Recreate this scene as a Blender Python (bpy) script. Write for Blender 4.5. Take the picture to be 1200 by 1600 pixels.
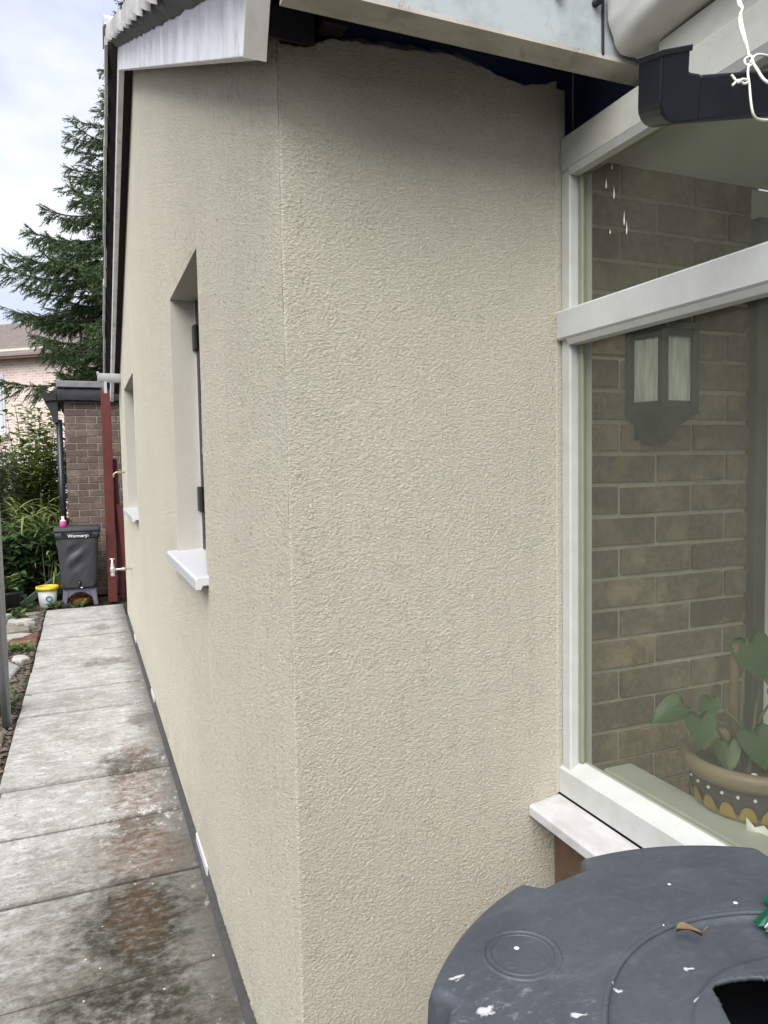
import bpy, bmesh, math, random
import numpy as np
from math import sin, cos, pi, radians, sqrt, atan2, hypot
from mathutils import Vector, Matrix, noise as mnoise

for o in list(bpy.data.objects): bpy.data.objects.remove(o, do_unlink=True)
sc = bpy.context.scene
COL = sc.collection
R = random.Random(7)

# ------------------------------------------------------------------ camera
CAM_H = 1.42
th, pt, rl = radians(22.3), radians(3.6), radians(1.0)
fw = Vector((sin(th)*cos(pt), cos(th)*cos(pt), -sin(pt)))
r0 = Vector((cos(th), -sin(th), 0)); u0 = r0.cross(fw)
rt = r0*cos(rl) - u0*sin(rl); up = r0*sin(rl) + u0*cos(rl)
cd = bpy.data.cameras.new('camera'); cam = bpy.data.objects.new('camera', cd); COL.objects.link(cam)
m = Matrix((rt, up, -fw)).transposed().to_4x4(); m.translation = Vector((0, 0, CAM_H))
cam.matrix_world = m
cd.sensor_fit = 'VERTICAL'; cd.sensor_height = 36; cd.sensor_width = 27
cd.lens = 36*1140/1600; cd.clip_start = .02; cd.clip_end = 900
sc.camera = cam

# ------------------------------------------------------------------ sky, sun, exposure
SUN_EL, SUN_AZ = radians(47), radians(-139)     # azimuth measured from +Y towards +X
w = bpy.data.worlds.new('World'); sc.world = w; w.use_nodes = True
nt = w.node_tree; nt.nodes.clear()
N = nt.nodes.new; L = nt.links.new
sky = N('ShaderNodeTexSky'); sky.sky_type = 'NISHITA'; sky.sun_disc = False
sky.sun_elevation = SUN_EL; sky.sun_rotation = SUN_AZ
sky.air_density = 1.0; sky.dust_density = 2.0
tc = N('ShaderNodeTexCoord'); mp = N('ShaderNodeMapping'); mp.inputs['Scale'].default_value = (1, 1, 2.2)
L(tc.outputs['Generated'], mp.inputs['Vector'])
nz = N('ShaderNodeTexNoise'); nz.inputs['Scale'].default_value = 2.6; nz.inputs['Detail'].default_value = 5; nz.inputs['Roughness'].default_value = .55
L(mp.outputs[0], nz.inputs['Vector'])
rp = N('ShaderNodeValToRGB'); rp.color_ramp.elements[0].position = .38; rp.color_ramp.elements[0].color = (4.5, 5.0, 6.5, 1)
rp.color_ramp.elements[1].position = .60; rp.color_ramp.elements[1].color = (7.2, 7.35, 7.6, 1)
L(nz.outputs[0], rp.inputs[0])
mx = N('ShaderNodeMixRGB'); mx.inputs[0].default_value = .86
L(sky.outputs[0], mx.inputs[1]); L(rp.outputs[0], mx.inputs[2])
bg = N('ShaderNodeBackground'); bg.inputs[1].default_value = .05
L(mx.outputs[0], bg.inputs[0])
wo = N('ShaderNodeOutputWorld'); L(bg.outputs[0], wo.inputs[0])

sd = bpy.data.lights.new('sun', 'SUN'); so = bpy.data.objects.new('sun', sd); COL.objects.link(so)
sd.energy = 1.5; sd.angle = radians(50); sd.color = (1, .97, .92)
sdir = Vector((sin(SUN_AZ)*cos(SUN_EL), cos(SUN_AZ)*cos(SUN_EL), sin(SUN_EL)))
so.rotation_euler = (-sdir).to_track_quat('-Z', 'Y').to_euler()
vs = sc.view_settings; vs.view_transform = 'Standard'; vs.look = 'None'; vs.gamma = 1; vs.exposure = 1.68
vs.use_curve_mapping = False
try:
    sc.cycles.use_denoising = True; sc.cycles.max_bounces = 10; sc.cycles.transparent_max_bounces = 16
except Exception: pass

# ------------------------------------------------------------------ materials
class NT:
    def __init__(s, name):
        s.m = bpy.data.materials.new(name); s.m.use_nodes = True
        s.t = s.m.node_tree; s.n = s.t.nodes; s.l = s.t.links
        s.b = s.n['Principled BSDF']; s.out = s.n['Material Output']
        s.g = None
    def new(s, t, **kw):
        n = s.n.new('ShaderNode' + t)
        for k, v in kw.items():
            if k in n.inputs: n.inputs[k].default_value = v
            else: setattr(n, k, v)
        return n
    def pos(s, scale=(1, 1, 1), obj=False, loc=(0, 0, 0), rot=(0, 0, 0)):
        if obj: o = s.new('TexCoord').outputs['Object']
        else: o = s.new('NewGeometry').outputs['Position']
        mp = s.new('Mapping'); mp.inputs['Scale'].default_value = scale
        mp.inputs['Location'].default_value = loc; mp.inputs['Rotation'].default_value = rot
        s.l.new(o, mp.inputs['Vector']); return mp.outputs[0]
    def noise(s, vec, scale, detail=3, rough=.5, dist=0):
        n = s.new('TexNoise', Scale=scale, Detail=detail, Roughness=rough, Distortion=dist)
        s.l.new(vec, n.inputs['Vector']); return n.outputs[0]
    def vor(s, vec, scale, feature='F1', out=0, rnd=1):
        n = s.new('TexVoronoi', Scale=scale, Randomness=rnd); n.feature = feature
        s.l.new(vec, n.inputs['Vector']); return n.outputs[out]
    def ramp(s, val, p0, p1, c0=(0, 0, 0, 1), c1=(1, 1, 1, 1), mid=None):
        n = s.new('ValToRGB'); e = n.color_ramp.elements
        def c4(c): return (c, c, c, 1) if isinstance(c, (int, float)) else (tuple(c) + (1,))[:4]
        e[0].position = p0; e[0].color = c4(c0); e[1].position = p1; e[1].color = c4(c1)
        if mid:
            x = n.color_ramp.elements.new(mid[0]); x.color = c4(mid[1])
        s.l.new(val, n.inputs[0]); return n.outputs[0]
    def mix(s, f, a, b, mode='MIX'):
        n = s.new('MixRGB', blend_type=mode)
        for i, v in ((0, f), (1, a), (2, b)):
            if hasattr(v, 'is_output'): s.l.new(v, n.inputs[i])
            elif i == 0: n.inputs[0].default_value = v
            else: n.inputs[i].default_value = tuple(v)[:3] + (1,)
        return n.outputs[0]
    def math(s, op, a, b=0.0, clamp=False):
        n = s.new('Math', operation=op, use_clamp=clamp)
        for i, v in ((0, a), (1, b)):
            if hasattr(v, 'is_output'): s.l.new(v, n.inputs[i])
            else: n.inputs[i].default_value = v
        return n.outputs[0]
    def blob(s, c, r, warp=None, ws=.3):     # 1 at c falling to 0 at elliptical radius r (world)
        v = s.new('NewGeometry').outputs['Position']
        if warp is not None:
            vm = s.new('VectorMath', operation='MULTIPLY_ADD')
            s.l.new(warp, vm.inputs[0]); vm.inputs[1].default_value = (ws, ws, 0)
            s.l.new(v, vm.inputs[2]); v = vm.outputs[0]; c = (c[0] + ws*.5, c[1] + ws*.5, c[2])
        mp = s.new('Mapping', vector_type='TEXTURE'); mp.inputs['Location'].default_value = c; mp.inputs['Scale'].default_value = r
        s.l.new(v, mp.inputs['Vector'])
        g = s.new('TexGradient', gradient_type='SPHERICAL'); s.l.new(mp.outputs[0], g.inputs[0]); return g.outputs[1]
    def bump(s, h, dist, strength=1.0, prev=None):
        n = s.new('Bump', Strength=strength, Distance=dist); s.l.new(h, n.inputs['Height'])
        if prev is not None: s.l.new(prev, n.inputs['Normal'])
        return n.outputs[0]
    def fin(s, col=None, rough=.6, nrm=None, spec=None, metal=0):
        b = s.b
        if col is not None:
            if hasattr(col, 'is_output'): s.l.new(col, b.inputs['Base Color'])
            else: b.inputs['Base Color'].default_value = tuple(col)[:3] + (1,)
        if hasattr(rough, 'is_output'): s.l.new(rough, b.inputs['Roughness'])
        else: b.inputs['Roughness'].default_value = rough
        if nrm is not None: s.l.new(nrm, b.inputs['Normal'])
        if spec is not None: b.inputs['Specular IOR Level'].default_value = spec
        b.inputs['Metallic'].default_value = metal
        return s.m

M = {}
def simple(name, col, rough=.6, var=.18, scale=30, bump=0.0, obj=True, spec=None, metal=0, rand=0.0):
    t = NT(name); p = t.pos(obj=obj)
    n1 = t.noise(p, scale, 4, .6); n2 = t.noise(p, scale*.17, 3)
    f = t.math('ADD', t.math('MULTIPLY', n1, .6), t.math('MULTIPLY', n2, .4))
    d = tuple(c*(1-var) for c in col); l = tuple(min(1, c*(1+var)) for c in col)
    c = t.ramp(f, .3, .7, d, l)
    if rand:
        oi = t.new('ObjectInfo')
        hs = t.new('HueSaturation'); t.l.new(c, hs.inputs['Color'])
        t.l.new(t.math('MULTIPLY_ADD' if False else 'ADD', t.math('MULTIPLY', oi.outputs['Random'], rand*2), 1-rand), hs.inputs['Value'])
        c = hs.outputs[0]
    nr = t.bump(n1, bump, 1) if bump else None
    M[name] = t.fin(c, rough, nr, spec, metal); return M[name]

# scratch-finished cream render, fine 1.5 mm grain
def render_mat(name, base, dist, fine):
    t = NT(name); p = t.pos()
    st = t.pos((1, 1, 1.55))
    a = t.noise(st, 195, 4, .70, .1)
    b = t.noise(p, 420, 3, .65)
    if fine: h = b
    else: h = t.math('ADD', t.math('MULTIPLY', t.ramp(a, .34, .64), .75), t.math('MULTIPLY', b, .35))
    big = t.noise(p, 1.6, 4, .6); st2 = t.noise(t.pos((14, 14, .35)), 1, 3); mid = t.noise(p, 7, 5, .65)
    c0 = t.ramp(big, .3, .7, tuple(x*.96 for x in base), tuple(x*1.03 for x in base))
    c0 = t.mix(t.ramp(mid, .42, .66, 0, .22), c0, (base[0]*.95, base[1]*.96, base[2]*1.03))
    c1 = t.mix(t.ramp(st2, .45, .75, 0, .10), c0, tuple(x*.78 for x in base))
    # rain splash dirt at the very foot of the wall
    sx = t.new('SeparateXYZ'); t.l.new(t.new('NewGeometry').outputs['Position'], sx.inputs[0])
    c1 = t.mix(t.math('MULTIPLY', t.ramp(sx.outputs[2], .03, .30, .5, 0), t.ramp(mid, .35, .65)), c1, tuple(x*.62 for x in base))
    c2 = t.mix(t.ramp(b if fine else a, .30, .48, .22 if fine else .6, 0), c1, tuple(x*.58 for x in base))  # darkens the hollows of the grain: cavity shade put into the colour
    n = t.bump(h, dist, 1.0)
    M[name] = t.fin(c2, .92, n, .2)
RB = (.735, .695, .568)
render_mat('render', RB, .0046, False)
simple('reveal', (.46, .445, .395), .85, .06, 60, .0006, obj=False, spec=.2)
simple('mortar_rough', (.24, .235, .225), .95, .3, 45, .006, obj=False, spec=.1)

def paint(name, col, dirt, amount=.5, streak=(18, 18, 2.5), flake=0.0):
    t = NT(name); p = t.pos()
    s1 = t.noise(t.pos(streak), 2.2, 5, .65); s2 = t.noise(p, 9, 5, .65); s3 = t.noise(p, 90, 3)
    f = t.ramp(t.math('ADD', t.math('MULTIPLY', s1, .55), t.math('MULTIPLY', s2, .45)), .46, .70, 0, amount)
    c = t.mix(f, col, dirt)
    c = t.mix(t.ramp(s3, .68, .78, 0, .25), c, tuple(x*.5 for x in dirt))
    h = s2
    if flake:
        fl = t.ramp(t.noise(p, 16, 6, .7, .6), .60, .63, 0, flake)
        c = t.mix(fl, c, (.36, .34, .31)); h = t.math('SUBTRACT', s2, fl)
    M[name] = t.fin(c, .5, t.bump(h, .0015, .6), .4)
paint('barge_paint', (.80, .80, .83), (.42, .42, .43), .75, (6, 6, 1.2), .35)
paint('barge_dirty', (.60, .58, .54), (.36, .34, .30), .7, (8, 8, 8), .2)
paint('fascia_paint', (.42, .46, .48), (.22, .25, .255), .75, (10, 10, 10), .3)
paint('fascia_edge', (.50, .48, .42), (.27, .24, .20), .75, (5, 12, 20), .8)
paint('frame_white', (.50, .515, .505), (.36, .35, .30), .55, (7, 7, 7), .06)
paint('sill_white', (.52, .52, .53), (.30, .29, .27), .75, (14, 5, 9), .10)
paint('head_shaded', (.46, .47, .43), (.28, .28, .24), .5, (5, 5, 12))  # shade under the roof overhang put into the colour
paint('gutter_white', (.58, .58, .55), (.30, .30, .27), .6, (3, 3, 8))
simple('upvc', (.57, .58, .61), .35, .04, 20)
simple('bead', (.24, .245, .17), .6, .1, 20)
simple('void_navy', (.085, .115, .25), .75, .3, 12)  # navy of the shaded eaves void put into the colour
simple('frame_brown', (.035, .028, .026), .5, .2, 30)
simple('iron', (.02, .02, .022), .55, .25, 60, .0008)
simple('black_plastic', (.010, .012, .020), .32, .3, 10, spec=.5)
simple('tile', (.46, .455, .45), .9, .25, 40, .002, rand=.15)
simple('tile_top', (.11, .105, .10), .9, .3, 30, .002)
simple('verge_mortar', (.11, .107, .104), .95, .35, 28, .006)  # darkened to put shade into the gaps between tiles
simple('foot_dark', (.06, .06, .058), .9, .3, 20, .003, obj=False)
simple('shadow_dark', (.018, .015, .014), .8, .3, 20)  # near-black painted in for shaded gaps and undersides
simple('soffit_white', (.50, .49, .46), .7, .2, 10)
simple('red_paint', (.105, .020, .017), .6, .25, 14, .001)
simple('bin_grey', (.038, .040, .045), .55, .18, 12, .002)
simple('leg_lilac', (.115, .11, .15), .55, .15, 20)
simple('pink', (.62, .10, .30), .4, .1, 20)
simple('clear_cap', (.75, .76, .80), .25, .05, 20)
simple('terracotta', (.42, .12, .04), .8, .2, 20, .001)
simple('pot_white', (.62, .64, .62), .5, .12, 20)
simple('pot_yellow', (.70, .52, .04), .45, .1, 20)
simple('pot_blue', (.10, .25, .42), .5, .1, 20)
simple('pot_black', (.016, .018, .021), .5, .2, 20)
simple('soil', (.028, .021, .016), .95, .4, 60, .008)
simple('galvanised', (.30, .31, .33), .38, .15, 30, .0004, metal=.75)
simple('brass', (.46, .40, .30), .4, .2, 60, metal=.7)
simple('chrome_tap', (.55, .54, .52), .35, .2, 60, metal=.6)
simple('timber_brown', (.11, .070, .040), .85, .35, 25, .002)
simple('wood', (.18, .11, .06), .7, .25, 18, .001)
simple('wire_white', (.80, .80, .74), .45, .06, 50)
simple('green_packet', (.004, .10, .055), .35, .3, 30, spec=.5)
simple('dry_leaf', (.17, .115, .06), .8, .3, 60)
simple('plank_green', (.055, .105, .075), .6, .25, 12)
simple('lantern', (.006, .009, .010), .5, .25, 50, .0006)
simple('door_frame', (.045, .037, .042), .55, .2, 10)
simple('board_grey', (.40, .42, .41), .5, .08, 10)
simple('door_white', (.66, .68, .68), .5, .05, 10)
simple('ceiling', (.72, .74, .72), .8, .05, 6)
simple('floor_porch', (.45, .42, .38), .7, .2, 8)
simple('pot_glaze', (.21, .165, .115), .45, .25, 9)
simple('pot_band', (.05, .042, .055), .45, .2, 20)
simple('pot_scallop', (.32, .225, .05), .45, .15, 20)
simple('sheet_pale', (.62, .64, .62), .3, .08, 20)
simple('bark', (.06, .042, .03), .95, .35, 30, .01)
simple('stem', (.075, .085, .035), .8, .25, 30)
simple('felt_grey', (.20, .20, .215), .8, .25, 8, .002)
simple('felt_black', (.022, .022, .026), .75, .35, 14, .004)
simple('stone_a', (.34, .335, .32), .9, .3, 14, .006, rand=.25)
simple('stone_b', (.21, .19, .155), .9, .3, 14, .006, rand=.25)
simple('gravel', (.115, .095, .078), .95, .55, 26, .004)
simple('white_print', (.78, .78, .78), .5, .03, 20)
simple('gable_roof_tile', (.24, .205, .19), .9, .25, 20)
simple('pane_far', (.50, .54, .58), .15, .2, 1)
simple('net', (.012, .014, .013), .8, .4, 40)

def brick_mat(name, a, b, c):
    t = NT(name); oi = t.new('ObjectInfo'); p = t.pos()
    base = t.ramp(oi.outputs['Random'], 0, 1, a, b, mid=(.5, c))
    n1 = t.noise(p, 55, 5, .7); n2 = t.noise(p, 11, 3)
    x = t.mix(t.ramp(n1, .38, .62, .55, 0), base, tuple(v*.5 for v in a))
    x = t.mix(t.ramp(n2, .52, .72, 0, .4), x, tuple(min(1, v*1.7) for v in b))
    M[name] = t.fin(x, .92, t.bump(n1, .004, .9), .2)
brick_mat('brick_brown', (.115, .098, .078), (.29, .225, .16), (.20, .165, .13))
brick_mat('brick_shed', (.12, .088, .074), (.21, .158, .132), (.16, .118, .10))
brick_mat('brick_red', (.13, .065, .045), (.20, .12, .085), (.16, .085, .06))
simple('mortar', (.45, .42, .35), .95, .2, 60, .003, obj=False)
simple('mortar_grey', (.36, .33, .30), .95, .2, 60, .003, obj=False)

def far_brick():
    t = NT('far_brick')
    uv = t.new('TexCoord').outputs['UV']
    br = t.new('TexBrick', offset=.5); br.inputs['Scale'].default_value = 1
    for k, v in (('Color1', (.50, .37, .33, 1)), ('Color2', (.66, .53, .48, 1)), ('Mortar', (.74, .68, .64, 1)), ('Mortar Size', .010), ('Brick Width', .225), ('Row Height', .075), ('Bias', 0.1)): br.inputs[k].default_value = v
    t.l.new(uv, br.inputs['Vector'])
    n = t.noise(t.pos(), 1.3, 4)
    c = t.mix(t.ramp(n, .4, .7, 0, .35), br.outputs[0], (.70, .58, .52))
    M['far_brick'] = t.fin(c, .9)
far_brick()

def slab_mat():
    t = NT('concrete_slab'); p = t.pos()
    wn = t.new('TexNoise', Scale=9, Detail=6, Roughness=.7); t.l.new(p, wn.inputs['Vector']); W = wn.outputs[1]
    oi = t.new('ObjectInfo')
    n1 = t.noise(p, 4, 8, .66); n2 = t.noise(p, 62, 6, .75); n3 = t.noise(t.pos((2, 4.2, 1)), 5.0, 8, .76); n4 = t.noise(t.pos((1, 1.5, 1)), 24, 8, .76)
    c = t.ramp(n1, .34, .68, (.30, .292, .268), (.50, .49, .468))
    c = t.mix(t.ramp(n3, .49, .62, 0, .65), c, (.68, .68, .675))            # chalky lime bloom
    c = t.mix(t.ramp(n4, .34, .48, .7, 0), c, (.17, .165, .15))
    c = t.mix(t.ramp(n2, .34, .50, .55, 0), c, (.14, .135, .12))
    c = t.mix(t.math('MULTIPLY', oi.outputs['Random'], .15), c, (.26, .255, .24))
    # algae-stained near end, in patches
    bl = t.blob((.20, 1.7, 0), (.80, 1.6, 1), W, .6)
    f = t.math('MULTIPLY', t.ramp(bl, .03, .52), t.ramp(n4, .36, .66, .95, .42))
    c = t.mix(f, c, (.078, .069, .047))
    for cc, rr, a in (((.11, 2.36, 0), (.22, .38, 1), 1.0), ((.05, 2.02, 0), (.25, .18, 1), .95), ((.16, 3.72, 0), (.2, .2, 1), .6), ((.20, 1.75, 0), (.2, .3, 1), .8), ((.14, 3.0, 0), (.16, .2, 1), .6), ((.13, 3.62, 0), (.14, .25, 1), .6)):
        g = t.math('MULTIPLY', t.ramp(t.blob(cc, rr, W, .45), .1, .55), t.ramp(n4, .42, .66, a, .3)); c = t.mix(g, c, (.024, .022, .012))
    # rust
    for cc, rr, a in (((.17, 3.40, 0), (.22, .46, 1), .8), ((.155, 2.86, 0), (.26, .34, 1), .8), ((.11, 2.42, 0), (.10, .30, 1), .5), ((.20, 3.85, 0), (.12, .24, 1), .6), ((.25, 2.75, 0), (.1, .25, 1), .4)):
        g = t.math('MULTIPLY', t.ramp(t.blob(cc, rr, W, .45), .12, .6), t.ramp(n4, .38, .62, a, .10)); c = t.mix(g, c, (.115, .054, .022))
    # dark damp patches
    for cc, rr in (((.09, 5.75, 0), (.26, .20, 1)), ((.10, 7.05, 0), (.16, .18, 1)), ((.25, 4.3, 0), (.12, .2, 1))):
        g = t.math('MULTIPLY', t.ramp(t.blob(cc, rr, W, .4), .2, .5, 0, .85), t.ramp(n4, .36, .62, 1, .3)); c = t.mix(g, c, (.10, .092, .08))
    sg = t.new('SeparateXYZ'); t.l.new(t.new('TexCoord').outputs['Generated'], sg.inputs[0])
    ed = t.math('SUBTRACT', .5, t.math('ABSOLUTE', t.math('SUBTRACT', sg.outputs[1], .5)))
    ed = t.math('ADD', ed, t.math('MULTIPLY', t.math('SUBTRACT', n4, .5), .07))
    c = t.mix(t.ramp(ed, .004, .034, .5, 0), c, (.055, .050, .038))
    # darker strip by the wall foot
    sx = t.new('SeparateXYZ'); t.l.new(t.new('NewGeometry').outputs['Position'], sx.inputs[0])
    e = t.math('ADD', sx.outputs[0], t.math('MULTIPLY', n4, .22))
    c = t.mix(t.ramp(e, .30, .44, 0, .8), c, (.085, .082, .072))
    # lime splashes
    sp = t.noise(t.pos((1.0, .6, 1)), 22, 8, .78, .2); sp = t.ramp(sp, .54, .64)
    for cc, rr in (((.24, 3.42, 0), (.26, .62, 1)), ((.20, 3.10, 0), (.28, .16, 1)), ((.30, 1.86, 0), (.07, .15, 1)), ((.24, 5.2, 0), (.16, .6, 1)), ((.25, 6.6, 0), (.14, .6, 1)), ((.02, 2.98, 0), (.14, .14, 1)), ((.31, 2.5, 0), (.06, .3, 1)), ((.28, 4.6, 0), (.1, .3, 1)), ((-.2, 3.1, 0), (.3, .2, 1))):
        c = t.mix(t.math('MULTIPLY', sp, t.ramp(t.blob(cc, rr, W, .3), .15, .5, 0, .6)), c, (.62, .61, .60))
    sp2 = t.vor(p, 17)
    c = t.mix(t.ramp(sp2, .045, .06, .8, 0), c, (.70, .69, .66))
    h = t.math('ADD', t.math('MULTIPLY', n2, .5), t.math('MULTIPLY', n4, .5))
    M['slab'] = t.fin(c, t.ramp(n1, .3, .7, .7, .9), t.bump(h, .007, .8), .35)
slab_mat()

def ground_mat():
    t = NT('earth'); p = t.pos(); n1 = t.noise(p, 1.2, 6, .65); n2 = t.noise(p, 24, 5, .7)
    c = t.ramp(n2, .3, .7, (.035, .027, .02), (.12, .098, .075)); c = t.mix(t.ramp(n1, .5, .6, 0, .7), c, (.045, .065, .022))
    M['earth'] = t.fin(c, .95, t.bump(n2, .02, 1), .15)
ground_mat()

def lid_mat():
    t = NT('lid_plastic'); p = t.pos()
    n1 = t.noise(p, 6, 6, .68, .5); n2 = t.noise(p, 110, 4, .7); n3 = t.noise(t.pos((5, 26, 1), rot=(0, 0, .6)), 2.4, 5, .7, .6)
    c = t.ramp(n1, .3, .7, (.050, .058, .071), (.080, .089, .106))
    c = t.mix(t.ramp(n2, .52, .72, 0, .3), c, (.13, .14, .15))
    c = t.mix(t.ramp(n3, .54, .75, 0, .4), c, (.125, .135, .15))
    # scuffed chalky rim
    sc_ = t.noise(t.pos((1, 2.2, 1), rot=(0, 0, .5)), 42, 6, .8, .2)
    for cc, rr in (((.30, .47, .97), (.13, .10, .2)), ((.22, .50, .97), (.05, .13, .2)), ((.40, .40, .97), (.06, .05, .2))):
        c = t.mix(t.math('MULTIPLY', t.ramp(t.blob(cc, rr), .1, .6), t.ramp(sc_, .55, .74, 0, .6)), c, (.42, .43, .45))
    # small white speckles (paint and droppings)
    v = t.new('TexVoronoi', Scale=34); t.l.new(p, v.inputs['Vector'])
    sep = t.new('SeparateColor'); t.l.new(v.outputs['Color'], sep.inputs[0])
    dot = t.math('LESS_THAN', v.outputs['Distance'], t.math('MULTIPLY', t.math('SUBTRACT', sep.outputs[0], .45), .15))
    c = t.mix(dot, c, (.78, .78, .78))
    wv = t.new('TexNoise', Scale=70, Detail=5, Roughness=.7); t.l.new(p, wv.inputs['Vector'])
    for cc, rr in (((.287, .499, .97), (.010, .007, .05)), ((.352, .462, .97), (.009, .004, .05)), ((.478, .473, .97), (.007, .003, .05)), ((.452, .440, .97), (.006, .0035, .05)), ((.405, .478, .97), (.006, .0035, .05)), ((.285, .545, .97), (.010, .003, .05))):
        c = t.mix(t.ramp(t.blob(cc, rr, wv.outputs[1], .022), .2, .5, 0, .8), c, (.66, .66, .67))
    M['lid'] = t.fin(c, t.ramp(n1, .3, .7, .42, .6), t.bump(n2, .0007, .6), .45)
lid_mat()

def glass_mat(name, tint, haze=.05):
    t = NT(name); t.n.remove(t.b)
    tr = t.new('BsdfTransparent', Color=tint + (1,)); gl = t.new('BsdfGlossy', Roughness=.0, Color=(.9, .95, .93, 1))
    df = t.new('BsdfDiffuse', Color=(.44, .46, .40, 1))  # diffuse veil painted in for the reflected haze on the glass
    lw = t.new('LayerWeight', Blend=.5); fr_o = t.math('ADD', t.math('MULTIPLY', t.math('POWER', lw.outputs['Facing'], 5), .9), .035)
    m1 = t.new('MixShader'); m2 = t.new('MixShader')
    n = t.noise(t.pos(), 5, 5, .7)
    t.l.new(t.ramp(n, .3, .75, haze*.6, haze*1.3), m1.inputs[0])
    t.l.new(tr.outputs[0], m1.inputs[1]); t.l.new(df.outputs[0], m1.inputs[2])
    t.l.new(fr_o, m2.inputs[0]); t.l.new(m1.outputs[0], m2.inputs[1]); t.l.new(gl.outputs[0], m2.inputs[2])
    t.l.new(m2.outputs[0], t.out.inputs[0]); M[name] = t.m
glass_mat('glass', (.94, .945, .90), .055)
glass_mat('glass_dark', (.35, .38, .36), .05)
def lantern_glass():
    t = NT('lantern_glass'); p = t.pos(obj=True)
    v = t.noise(t.pos((60, 60, 6), obj=True), 2.5, 3)
    c = t.ramp(v, .3, .7, (.42, .46, .44), (.72, .76, .74))
    M['lantern_glass'] = t.fin(c, .18, t.bump(v, .003, .7), .6)
lantern_glass()

def leaf_mat(name, a, b, rough=.5, trans=.25):
    t = NT(name); g = t.new('NewGeometry')
    n = t.noise(t.pos(), 9, 3); r = g.outputs['Random Per Island']
    f = t.math('ADD', t.math('MULTIPLY', r, .65), t.math('MULTIPLY', n, .35))
    c = t.ramp(f, .15, .85, a, b)
    t.fin(c, rough, None, .35)
    tl = t.new('BsdfTranslucent'); t.l.new(c, tl.inputs[0])
    ms = t.new('MixShader'); ms.inputs[0].default_value = trans
    t.l.new(t.b.outputs[0], ms.inputs[1]); t.l.new(tl.outputs[0], ms.inputs[2]); t.l.new(ms.outputs[0], t.out.inputs[0])
    M[name] = t.m
leaf_mat('needles', (.026, .060, .026), (.13, .185, .075), .6, .12)
leaf_mat('leaf_mid', (.05, .095, .03), (.15, .23, .075))
leaf_mat('leaf_dark', (.03, .068, .026), (.11, .175, .07))
leaf_mat('leaf_lime', (.10, .15, .04), (.27, .32, .10))
leaf_mat('leaf_lime2', (.09, .15, .035), (.26, .32, .09))
leaf_mat('leaf_grey', (.09, .12, .07), (.23, .27, .17))
leaf_mat('leaf_house', (.022, .062, .022), (.045, .10, .034), .35, .2)
leaf_mat('dead_flower', (.05, .028, .02), (.12, .07, .05), .8, .1)

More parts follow.
